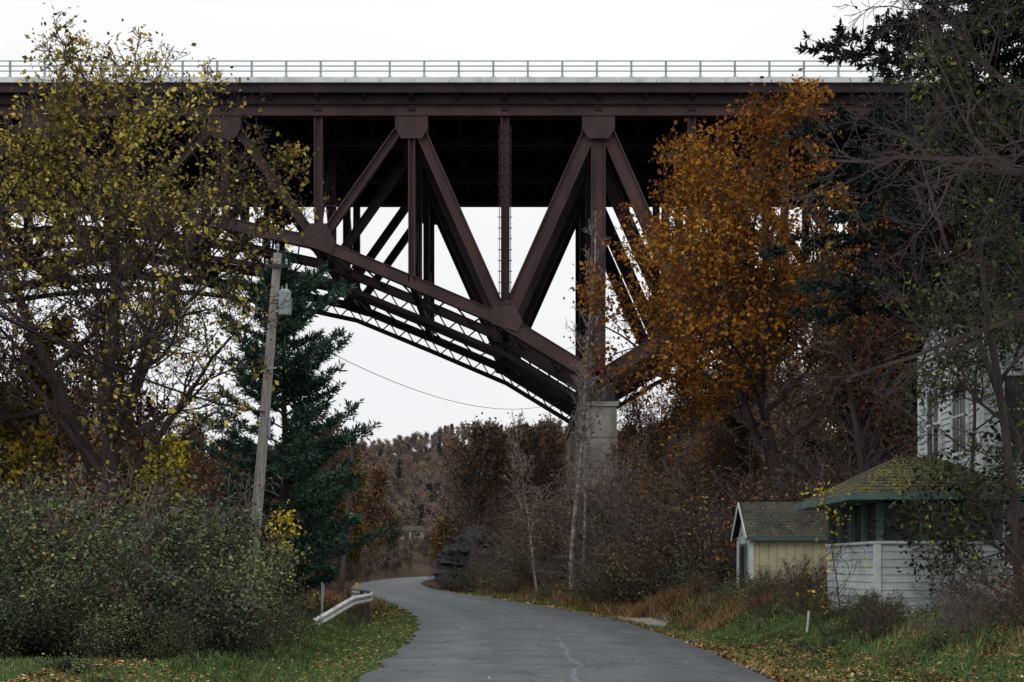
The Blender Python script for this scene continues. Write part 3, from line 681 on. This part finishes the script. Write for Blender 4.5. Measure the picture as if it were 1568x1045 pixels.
# ------------------------------------------------------------------ grass, litter
rng=np.random.default_rng(77)
def strip_points(n,y0,y1,d0,d1,pw=1.0):
    y=y0+(y1-y0)*rng.random(n)**1.6; d=d0+(d1-d0)*rng.random(n)**pw
    x=xr(y)+d; return x,y
def blades(name,mat,sets):
    A=Acc()
    for (n,y0,y1,d0,d1,h,w) in sets:
        x,y=strip_points(n,y0,y1,d0,d1); z=H(x,y)
        k=(np.sin(x*2.1+np.sin(y*1.3)*2)+np.sin(y*1.7+x)+2)/4; k=rng.random(n)<0.35+.65*k
        x,y,z=x[k],y[k],z[k]; m_=len(x)
        T=np.stack([rng.normal(0,.4,m_),rng.normal(0,.4,m_),np.ones(m_)],1)*(h*rng.uniform(.4,1.3,(m_,1)))
        W=np.stack([rng.normal(size=m_),rng.normal(size=m_),np.zeros(m_)],1); W/=np.linalg.norm(W,axis=1,keepdims=True)
        V,Q=kites(np.stack([x,y,z-.01],1),T,W*w); A.add(V,Q,0,np.clip(rng.normal(.5,.2,m_),0,1))
    return A.obj(name,[mat])
blades("grass",M["grass"],[(60000,17,60,-11,-3.4,.08,.010),(60000,17,60,3.4,8.5,.09,.010),(9000,60,95,3.5,6,.2,.02),(9000,60,90,-6,-3.5,.2,.02),(3000,22,50,5,8.5,.22,.012),(3000,24,50,-7,-5,.22,.012)])
blades("dry_grass",M["dry"],[(8000,50,95,4.2,7,.5,.018),(4000,40,60,4.8,7,.35,.014),(3000,60,95,-7,-4,.5,.02),(1200,20,26,6.0,8.5,.25,.010)])
A=Acc()
for (n,y0,y1,d0,d1,s,pw) in ((17000,17,65,3.2,8.0,.08,2.6),(14000,17,60,-8.5,-3.2,.08,2.2),(420,17,60,-3.2,3.2,.06,1.0),(9000,60,120,3.3,9,.16,1.2),(5000,55,110,-9,-3.3,.15,1.3),(6000,19,34,3.3,5.5,.09,1.0)):
    x,y=strip_points(n,y0,y1,d0,d1,pw); z=H(x,y)+.03
    if s==.06: z=np.full(n,.09)
    T=np.stack([rng.normal(size=n),rng.normal(size=n),rng.normal(0,.25,n)],1); T/=np.linalg.norm(T,axis=1,keepdims=True)
    W=np.cross(T,np.stack([rng.normal(0,.25,n),rng.normal(0,.25,n),np.ones(n)],1)); W/=np.linalg.norm(W,axis=1,keepdims=True)
    sz=s*rng.uniform(.6,1.3,(n,1))
    V,Q=kites(np.stack([x,y,z],1),T*sz,W*sz*.36); A.add(V,Q,0,np.clip(rng.normal(.5,.25,n),0,1))
A.obj("fallen_leaves",[M["litter"]])

# ------------------------------------------------------------------ utility poles and wires
def tube_obj(name,path,rad,mat,parent=None,sides=5):
    P_=np.array(path); V,Q=tubes(P_[:-1],P_[1:],np.full(len(P_)-1,rad),np.full(len(P_)-1,rad),sides)
    o=quads_obj(name,V,Q,[mat]); 
    if parent: o.parent=parent
    return o
def cat(a,b,sag,n=24):
    a=np.array(a,float); b=np.array(b,float); return [tuple(a+(b-a)*t-np.array([0,0,sag*4*t*(1-t)])) for t in np.linspace(0,1,n)]
up=empty("utility_pole")
mb=MB(); bx,by=-8.75,47.0; g=float(H(bx,by)); topp=Vector((-7.74,47,12.1)); base=Vector((bx,by,g-.5))
for i in range(8):
    a0=base.lerp(topp,i/8); a1=base.lerp(topp,(i+1)/8); mb.cyl(a0,a1,.20-.065*i/8,.20-.065*(i+1)/8,14,0,cap=(i==7))
mb.obj("pole_shaft",[M["pole"]],up)
mb=MB()
def onp(z): return base.lerp(topp,(z-base.z)/(topp.z-base.z))
c=onp(10.45)+Vector((.38,-.12,0))
mb.cyl(c-Vector((0,0,.36)),c+Vector((0,0,.36)),.21,.21,16,0); mb.cyl(c+Vector((0,0,.36)),c+Vector((0,0,.43)),.225,.14,16,0)
mb.cyl(c+Vector((.06,0,.43)),c+Vector((.06,0,.66)),.035,.025,8,0); mb.cyl(c+Vector((-.08,0,.43)),c+Vector((-.08,0,.6)),.03,.02,8,0)
mb.box(c.x-.36,c.x-.15,c.y+.0,c.y+.08,c.z-.25,c.z-.18,1); mb.box(c.x-.36,c.x-.15,c.y+.0,c.y+.08,c.z+.18,c.z+.25,1)
for f in range(8):
    an=f*math.pi/4; mb.box(c.x+.21*math.cos(an)-.015,c.x+.21*math.cos(an)+.015,c.y+.21*math.sin(an)-.015,c.y+.21*math.sin(an)+.015,c.z-.28,c.z+.1,0)
mb.obj("transformer",[M["trafo"],M["galv"]],up)
mb=MB(); q=onp(11.7); mb.beam(q+Vector((-.35,-.15,.0)),q+Vector((.4,-.15,.0)),.09,.11,0)
for dx in (-.3,.1,.34):
    for k in range(3): mb.cyl(q+Vector((dx,-.15,.06+k*.06)),q+Vector((dx,-.15,.1+k*.06)),.05,.03,8,1)
q2=topp; mb.cyl(q2,q2+Vector((0,0,.22)),.02,.02,6,1); 
for k in range(3): mb.cyl(q2+Vector((0,0,.16+k*.07)),q2+Vector((0,0,.21+k*.07)),.06,.035,8,1)
q=onp(6.4); mb.cyl(q+Vector((.19,-.1,-.28)),q+Vector((.19,-.1,.28)),.06,.06,8,1); mb.cyl(q+Vector((.19,-.1,-.38)),q+Vector((.19,-.1,-.28)),.03,.06,8,1)
q=onp(8.3); mb.beam(q+Vector((-.1,-.18,0)),q+Vector((.3,-.18,.05)),.05,.05,1)
mb.obj("crossarm_insulators",[M["pole_dk"],M["trafo"]],up)
t2=empty("utility_pole")
mb=MB(); b2=Vector((-11.2,93,-.5)); p2=Vector((-10.35,93,10.4))
for i in range(5): mb.cyl(b2.lerp(p2,i/5),b2.lerp(p2,(i+1)/5),.18-.06*i/5,.18-.06*(i+1)/5,10,0)
mb.beam(p2+Vector((-.9,-.15,-.6)),p2+Vector((.9,-.15,-.6)),.1,.12,0)
mb.cyl(b2.lerp(p2,.5)+Vector((.3,-.2,-.4)),b2.lerp(p2,.5)+Vector((.3,-.2,.3)),.14,.14,8,1)
mb.obj("pole_shaft",[M["pole_dk"],M["trafo"]],t2)
t3=empty("utility_pole")
mb=MB(); b3=Vector((-8.2,178,float(H(-8.2,178))-.4)); p3=b3+Vector((.2,0,10))
mb.cyl(b3,p3,.2,.14,10,0); mb.beam(p3+Vector((-.9,-.15,-.6)),p3+Vector((.9,-.15,-.6)),.12,.14,0); mb.obj("pole_shaft",[M["pole_dk"]],t3)
wr=empty("overhead_wires")
tube_obj("wire_1",cat(onp(8.3)+Vector((-.1,-.16,0)),(-7.6,8,5.9),.5),.016,M["wire"],wr)
tube_obj("wire_2",cat(onp(6.9),(-9.6,12,6.9),.7),.03,M["wire"],wr)
tube_obj("wire_3",cat(onp(10.3)+Vector((.3,0,0)),p2,1.0),.014,M["wire"],wr)
tube_obj("wire_4",cat(onp(10.0)+Vector((.2,0,-.2)),(3.2,95,12.8),1.4,40),.013,M["wire"],wr)
tube_obj("wire_5",cat(onp(6.5),b2.lerp(p2,.6),1.0),.016,M["wire"],wr)
tube_obj("wire_6",cat(onp(11.8),(-11.5,10,8.6),.6),.012,M["wire"],wr)
tube_obj("wire_7",cat(p2,p3,2.0),.02,M["wire"],wr)

# ------------------------------------------------------------------ guard rail with turned-down end
gr=empty("guardrail")
prof=[(-.155,0.0),(-.13,.03),(-.10,.075),(-.06,.075),(-.02,.01),(.02,.01),(.06,.075),(.10,.075),(.13,.03),(.155,0.0)]
path=[(-6.15,44.0,.02),(-5.85,44.9,.22),(-5.5,45.9,.48),(-5.25,46.9,.66),(-5.05,48.2,.70),(-5.0,50,.70),(-5.25,53,.70),(-5.9,57,.70),(-6.9,61,.70)]
vv=[];ff=[]
for i,p in enumerate(path):
    a0=Vector(path[max(0,i-1)]); a1=Vector(path[min(len(path)-1,i+1)]); d=(a1-a0).normalized(); side=d.cross(Vector((0,0,1))).normalized(); upv=side.cross(d)
    for (h,o) in prof: vv.append(tuple(Vector(p)+upv*h*(1.05)+side*o))
npf=len(prof)
for i in range(len(path)-1):
    for k in range(npf-1): ff.append((i*npf+k,i*npf+k+1,(i+1)*npf+k+1,(i+1)*npf+k))
me=bpy.data.meshes.new("w_beam"); me.from_pydata(vv,[],ff); me.materials.append(M["galv"]); o=bpy.data.objects.new("w_beam",me); S.collection.objects.link(o); o.parent=gr
md=o.modifiers.new("s","SOLIDIFY"); md.thickness=.006
mb=MB()
for i in (3,4,5,6,7,8):
    p=path[i]; mb.box(p[0]-.19,p[0]-.05,p[1]-.06,p[1]+.06,-.3,p[2]+.12,0)
mb.obj("posts",[M["pole_dk"]],gr)
for (x,y,h) in ((-6.35,47.6,1.25),(-8.2,62,1.3),(-7.2,66,1.3)):
    mb=MB(); g=float(H(x,y)); mb.box(x-.03,x+.03,y-.02,y+.02,g-.2,g+h,0); mb.box(x-.035,x-.031,y-.03,y+.03,g,g+h,0)
    if y>60: mb.box(x-.08,x+.08,y-.035,y-.025,g+h-.24,g+h+.0,1)
    mb.obj("delineator_post",[M["trafo"],M["yellow"]])

# ------------------------------------------------------------------ buildings
def siding_x(mb,x0,x1,y,z0,z1,out=-1,bh=.13,mi=0,lip=.028):
    n=int(round((z1-z0)/bh)); bh=(z1-z0)/n
    for i in range(n):
        a=z0+i*bh; b=a+bh+.004; o=out*lip; k=out*.004
        mb.face([(x0,y+o,a),(x1,y+o,a),(x1,y+k,b),(x0,y+k,b)],mi); mb.face([(x0,y,a),(x1,y,a),(x1,y+o,a),(x0,y+o,a)],mi)
def siding_y(mb,x,y0,y1,z0,z1,out=-1,bh=.13,mi=0,lip=.028):
    n=int(round((z1-z0)/bh)); bh=(z1-z0)/n
    for i in range(n):
        a=z0+i*bh; b=a+bh+.004; o=out*lip; k=out*.004
        mb.face([(x+o,y0,a),(x+o,y1,a),(x+k,y1,b),(x+k,y0,b)],mi); mb.face([(x,y0,a),(x,y1,a),(x+o,y1,a),(x+o,y0,a)],mi)
sh=empty("garage_shed")
gx0,gx1,gy0,gy1=8.07,12.0,48.0,50.8; gz=.45; ez=2.85; rz=4.0; ym=(gy0+gy1)/2
mb=MB()
mb.box(gx0+.03,gx1,gy0+.03,gy1,gz-.4,ez,0)
mb.face([(gx0+.03,gy0+.03,ez),(gx0+.03,gy1,ez),(gx0+.03,ym,rz-.05)],0); mb.face([(gx1,gy0,ez),(gx1,gy1,ez),(gx1,ym,rz-.05)],0)
x=gx0
while x<gx1-.3:
    mb.box(x,x+.27,gy0,gy0+.028,gz-.3,ez,0); x+=.30
y=gy0+.04
while y<gy1-.1:
    top=ez+(rz-ez)*(1-abs(y+.1-ym)/(gy1-ym))-.06; mb.box(gx0,gx0+.028,y,y+.19,gz-.3,top,2); y+=.2
mb.box(gx0-.04,gx0+.08,gy0-.045,gy0-.002,gz-.3,ez,1); mb.box(gx0-.045,gx0-.002,gy0-.0,gy0+.12,gz-.3,ez,1); mb.box(gx0-.045,gx0-.002,gy1-.12,gy1,gz-.3,ez,1)
mb.obj("walls",[M["cream"],M["trim"],M["white"]],sh)
mb=MB(); mb.box(gx0-.06,gx0-.004,gy0+.9,gy0+1.9,gz,gz+2.05,0)
for a_,b_ in ((gy0+.8,gy0+.9),(gy0+1.9,gy0+2.0)): mb.box(gx0-.08,gx0-.004,a_,b_,gz-.1,gz+2.15,1)
mb.box(gx0-.08,gx0-.004,gy0+.9,gy0+1.9,gz+2.052,gz+2.15,1)
mb.obj("door",[M["glass"],M["green"]],sh)
def roof_slope(mb,x0,x1,ye,ze,yr,zr,mi=0,rows=9,th=.035):
    for i in range(rows):
        a=i/rows; b=(i+1)/rows+.02
        y_a=ye+(yr-ye)*a; z_a=ze+(zr-ze)*a; y_b=ye+(yr-ye)*b; z_b=ze+(zr-ze)*b
        mb.face([(x0,y_a,z_a+th),(x1,y_a,z_a+th),(x1,y_b,z_b+.004),(x0,y_b,z_b+.004)],mi); mb.face([(x0,y_a,z_a-.01),(x1,y_a,z_a-.01),(x1,y_a,z_a+th),(x0,y_a,z_a+th)],mi)
mb=MB(); roof_slope(mb,gx0-.2,gx1+.2,gy0-.22,ez-.06,ym,rz+.06,rows=12,th=.02); roof_slope(mb,gx0-.2,gx1+.2,gy1+.22,ez-.06,ym,rz+.06,rows=12,th=.02)
mb.beam((gx0-.21,gy0-.22,ez-.12),(gx0-.21,ym,rz-.02),.03,.13,1,up=(1,0,0)); mb.beam((gx0-.21,gy1+.22,ez-.12),(gx0-.21,ym,rz-.02),.03,.13,1,up=(1,0,0))
mb.box(gx0-.2,gx1+.2,gy0-.24,gy0-.21,ez-.17,ez-.065,2)
mb.obj("roof",[M["shing"],M["trim"],M["green"]],sh)
rg_=np.random.default_rng(9); n=600; u=rg_.random(n); v_=rg_.random(n)
C=np.stack([gx0-.2+(gx1-gx0)*u, gy0-.2+(ym-gy0+.2)*v_, ez-.05+(rz-ez+.1)*v_+.03],1)
V,Q=rand_leaves(C,.07,rg_,-.2,.4); mo=quads_obj("roof_leaves",V,Q,[M["litter"]],tone=np.clip(rg_.normal(.35,.3,n),0,1)); mo.parent=sh

ht=empty("clapboard_hut")
hx0,hx1,hy0,hy1=7.96,10.7,31.0,35.8; hz=.45; sill=2.30; ez=3.22
mb=MB()
siding_x(mb,hx0,hx1,hy0,hz,sill,bh=.17,lip=.024); siding_y(mb,hx0,hy0,hy1,hz,sill,bh=.17,lip=.024)
mb.box(hx0+.002,hx1,hy0+.002,hy1,hz-.3,sill-.01,3)
mb.box(hx0+.3,hx1-.3,hy0+.3,hy1-.3,sill,ez,3)
mb.box(hx0-.055,hx0+.07,hy0-.065,hy0-.003,hz-.2,sill,1); mb.box(hx0-.062,hx0-.003,hy0-.003,hy0+.08,hz-.2,sill,1)
mb.box(hx0-.07,hx1+.05,hy0-.08,hy0+.08,sill+.002,sill+.06,1); mb.box(hx0-.08,hx0+.08,hy0+.081,hy1,sill+.002,sill+.06,1)
for x in (hx0,hx0+.02+.95,hx0+1.9,hx1-.14): 
    w=.14 if x in (hx0,) or x>hx1-.2 else .07
    mb.box(x-.0,x+w,hy0-.02,hy0+.1,sill+.06,ez,2)
for y in (hy0+1.2,hy0+2.4,hy0+3.6,hy1-.14): mb.box(hx0-.02,hx0+.1,y,y+.1,sill+.06,ez,2)
mb.box(hx0+.142,hx1-.142,hy0+.11,hy0+.12,sill+.07,ez-.02,4); mb.box(hx0+.09,hx0+.105,hy0+.15,hy1,sill+.07,ez-.02,4)
mb.box(hx0,hx1,hy0+.0,hy0+.1,ez-.0,ez+.12,2); mb.box(hx0,hx0+.1,hy0+.101,hy1,ez-.0,ez+.12,2)
mb.box(hx0+.35,hx0+.85,hy0+.085,hy0+.105,sill+.3,sill+.75,5)
mb.obj("walls",[M["white"],M["trim"],M["green"],M["dark"],M["glass"],M["pole_dk"]],ht)
mb=MB(); rx0,rx1,ry0,ry1=7.22,11.2,30.3,36.4; ze=3.36; zp=4.32; ra=(8.9,33.0); rb=(9.8,33.0)
A0=(rx0,ry0,ze);B0=(rx1,ry0,ze);C0=(rx1,ry1,ze);D0=(rx0,ry1,ze); E0=(ra[0],ra[1],zp); F0=(rb[0],rb[1],zp)
def rows(mb,p,q,r_,s,n=12,mi=0):
    p,q,r_,s=map(Vector,(p,q,r_,s)); nrm=(q-p).cross(s-p).normalized()
    if nrm.z<0: nrm=-nrm
    for i in range(n):
        a=i/n;b=min(1,(i+1)/n+.01); pa=p.lerp(s,a);qa=q.lerp(r_,a);pb=p.lerp(s,b);qb=q.lerp(r_,b)
        mb.face([pa+nrm*.025,qa+nrm*.025,qb+nrm*.005,pb+nrm*.005],mi); mb.face([pa-nrm*.02,qa-nrm*.02,qa+nrm*.025,pa+nrm*.025],mi)
rows(mb,A0,B0,F0,E0); rows(mb,D0,A0,E0,E0); rows(mb,B0,C0,F0,F0); rows(mb,C0,D0,E0,F0)
mb.face([(rx0,ry0,ze-.1),(rx1,ry0,ze-.1),(rx1,ry1,ze-.1),(rx0,ry1,ze-.1)],1)
mb.box(rx0-.03,rx1+.03,ry0-.03,ry0-.001,ze-.13,ze+.02,1); mb.box(rx0-.03,rx0-.001,ry0,ry1,ze-.13,ze+.02,1); mb.box(rx1+.001,rx1+.03,ry0,ry1,ze-.13,ze+.02,1)
mb.obj("roof",[M["moss"],M["green"]],ht)
rg_=np.random.default_rng(8); n=2400; u=rg_.random(n); v_=rg_.random(n)**1.2
px=rx0+(rx1-rx0)*u; tz=v_; ex=ra[0]+(rb[0]-ra[0])*u
C=np.stack([px+(ex-px)*tz, ry0+(ra[1]-ry0)*tz, ze+(zp-ze)*tz+.03],1)
V,Q=rand_leaves(C,.055,rg_,-.5,.4); mo=quads_obj("moss_tufts",V,Q,[M["olive_leaf"]],tone=np.clip(rg_.normal(.6,.3,n),0,1)); mo.parent=ht

hs=empty("white_clapboard_house")
x0,x1,y0,y1=12.5,19.5,38.0,43.6; z0=.4; z1=8.3
mb=MB(); mb.box(x0+.002,x1,y0+.002,y1,z0-.3,z1,0)
siding_x(mb,x0,x1,y0,z0,z1,bh=.17,lip=.035); siding_y(mb,x0,y0,y1,z0,z1,bh=.17,lip=.035)
mb.box(x0-.055,x0+.1,y0-.07,y0-.003,z0,z1,1); mb.box(x0-.07,x0-.003,y0-.003,y0+.12,z0,z1,1); mb.box(x0-.07,x0-.003,y1-.12,y1,z0,z1,1)
ym=(y0+y1)/2
mb.face([(x0,y0,z1),(x0,y1,z1),(x0,ym,z1+1.3)],0)
mb.box(x0-.1,x1,y0-.1,y0-.072,z1-.2,z1+.0,1)
mb.obj("walls",[M["white"],M["trim"]],hs)
mb=MB()
def window_y(mb,x,yc,zc,w,h):
    mb.box(x-.06,x-.05,yc-w/2,yc+w/2,zc-h/2,zc+h/2,0)
    for a_,b_ in ((yc-w/2-.12,yc-w/2),(yc+w/2,yc+w/2+.12)): mb.box(x-.095,x-.03,a_,b_,zc-h/2-.1,zc+h/2+.1,1)
    for a_ in (zc-h/2-.1,zc+h/2): mb.box(x-.09,x-.03,yc-w/2,yc+w/2,a_,a_+.1,1)
    mb.box(x-.08,x-.061,yc-w/2,yc+w/2,zc-.03,zc+.03,1); mb.box(x-.077,x-.061,yc-.015,yc+.015,zc-h/2,zc+h/2,1)
def window_x(mb,y,xc,zc,w,h):
    mb.box(xc-w/2,xc+w/2,y-.06,y-.05,zc-h/2,zc+h/2,0)
    for a_,b_ in ((xc-w/2-.12,xc-w/2),(xc+w/2,xc+w/2+.12)): mb.box(a_,b_,y-.095,y-.03,zc-h/2-.1,zc+h/2+.1,1)
    for a_ in (zc-h/2-.1,zc+h/2): mb.box(xc-w/2,xc+w/2,y-.09,y-.03,a_,a_+.1,1)
    mb.box(xc-w/2,xc+w/2,y-.08,y-.061,zc-.03,zc+.03,1)
for yc in (39.5,42.0):
    window_y(mb,x0,yc,6.0,1.2,2.0); window_y(mb,x0,yc,2.7,1.1,1.7)
for xc in (13.6,16.2): window_x(mb,y0,xc,6.0,.95,1.8); window_x(mb,y0,xc,2.7,.95,1.7)
mb.obj("windows",[M["glass"],M["trim"]],hs)
mb=MB(); roof_slope(mb,x0-.3,x1+.3,y0-.35,z1-.05,ym,z1+1.4,rows=14); roof_slope(mb,x0-.3,x1+.3,y1+.35,z1-.05,ym,z1+1.4,rows=14)
mb.obj("roof",[M["shing"]],hs)

fh=empty("white_farmhouse"); mb=MB(); fx,fy=-30.5,432; g=float(H(fx,fy))
mb.box(fx-4,fx+4,fy,fy+6,g-2,g+2.6,0)
for k in range(4): mb.box(fx-3.4+k*1.75,fx-2.6+k*1.75,fy-.05,fy-.01,g+.9,g+2.0,1)
mb.obj("walls",[M["white"],M["glass"]],fh)
mb=MB(); roof_slope(mb,fx-4.4,fx+4.4,fy-.5,g+2.5,fy+3,g+4.2); roof_slope(mb,fx-4.4,fx+4.4,fy+6.5,g+2.5,fy+3,g+4.2); mb.obj("roof",[M["shing"]],fh)

import bmesh
from mathutils import noise as mn
bm=bmesh.new(); bmesh.ops.create_icosphere(bm,subdivisions=5,radius=1)
for v in bm.verts:
    p=v.co.copy(); c=mn.cell(p*2.6+Vector((p.z*3,0,p.x*2)))*.12; n=mn.noise(p*1.7+Vector((3,1,7)))*.3+abs(mn.noise(p*5))*.16+c; v.co=p*(1+n)
    v.co.x*=3.0; v.co.y*=6; v.co.z*=2.8
me=bpy.data.meshes.new("rock_outcrop"); bm.to_mesh(me); bm.free(); me.materials.append(M["rock"])
o=bpy.data.objects.new("rock_outcrop",me); S.collection.objects.link(o); o.location=(-2.7,113.5,1.8); o.rotation_euler=(0,-.55,.2)
scatter("outcrop_brush",brushv,[(-1.2,107,.7),(-4.6,109,.35),(-.2,105,1.0),(-2.6,118,2.0),(-1.1,120,2.2)],.9,1.1,31)
mb=MB(); g=float(H(6.62,32)); mb.beam((6.62,32,g-.1),(6.68,32,g+.5),.035,.04,0); mb.obj("wooden_stake",[M["kerbw"]])
mb=MB(); g=float(H(6.3,84)); mb.cyl((6.3,84,g-.2),(6.3,84,g+3.2),.13,.12,10,0); mb.cyl((6.3,84,g+3.2),(6.3,84,g+3.3),.15,.05,10,0); mb.obj("vent_pipe",[M["kerbw"]])

# ------------------------------------------------------------------ world, sun, camera
w=bpy.data.worlds.new("World"); S.world=w; w.use_nodes=True; nt=w.node_tree; L=nt.links.new
for n in list(nt.nodes): nt.nodes.remove(n)
wo=N(nt,"ShaderNodeOutputWorld"); bg=N(nt,"ShaderNodeBackground"); bg.inputs[1].default_value=.12
sk=N(nt,"ShaderNodeTexSky",sky_type="NISHITA"); sk.sun_disc=False; sk.sun_elevation=math.radians(42); sk.sun_rotation=math.radians(150); sk.dust_density=4
tc=N(nt,"ShaderNodeTexCoord"); nz=N(nt,"ShaderNodeTexNoise"); nz.inputs["Scale"].default_value=1.6; nz.inputs["Detail"].default_value=5; L(tc.outputs["Generated"],nz.inputs[0])
sx=N(nt,"ShaderNodeSeparateXYZ"); L(tc.outputs["Generated"],sx.inputs[0])
rz_=ramp(nt,[(0.0,(7.6,7.65,7.85)),(0.15,(7.8,7.85,8.0)),(0.4,(8.6,8.6,8.65)),(0.7,(11.5,11.5,11.6)),(1.0,(14,14,14.2))]); L(sx.outputs[2],rz_.inputs[0])
rc=ramp(nt,[(0.3,(.94,.94,.955)),(0.7,(1.03,1.025,1.02))]); L(nz.outputs[0],rc.inputs[0])
mm=N(nt,"ShaderNodeMix",data_type="RGBA",blend_type="MULTIPLY"); mm.inputs[0].default_value=1; L(rz_.outputs[0],mm.inputs[6]); L(rc.outputs[0],mm.inputs[7])
mx=N(nt,"ShaderNodeMix",data_type="RGBA"); mx.inputs[0].default_value=.96; L(sk.outputs[0],mx.inputs[6]); L(mm.outputs[2],mx.inputs[7])
L(mx.outputs[2],bg.inputs[0]); L(bg.outputs[0],wo.inputs[0])
sl=bpy.data.lights.new("sun","SUN"); sl.energy=.6; sl.angle=math.radians(25); sl.color=(1,.97,.92)
so=bpy.data.objects.new("sun",sl); S.collection.objects.link(so); so.rotation_euler=(math.radians(48),0,math.radians(-30))
cam=bpy.data.cameras.new("camera"); cam.lens=50; cam.sensor_width=36; cam.clip_end=5000; cam.shift_y=(868-522.5)/1568
co=bpy.data.objects.new("camera",cam); S.collection.objects.link(co); co.location=(0,0,1.8); co.rotation_euler=(math.radians(90),0,0); S.camera=co
S.view_settings.view_transform='Standard'; S.view_settings.look='None'; S.view_settings.exposure=0
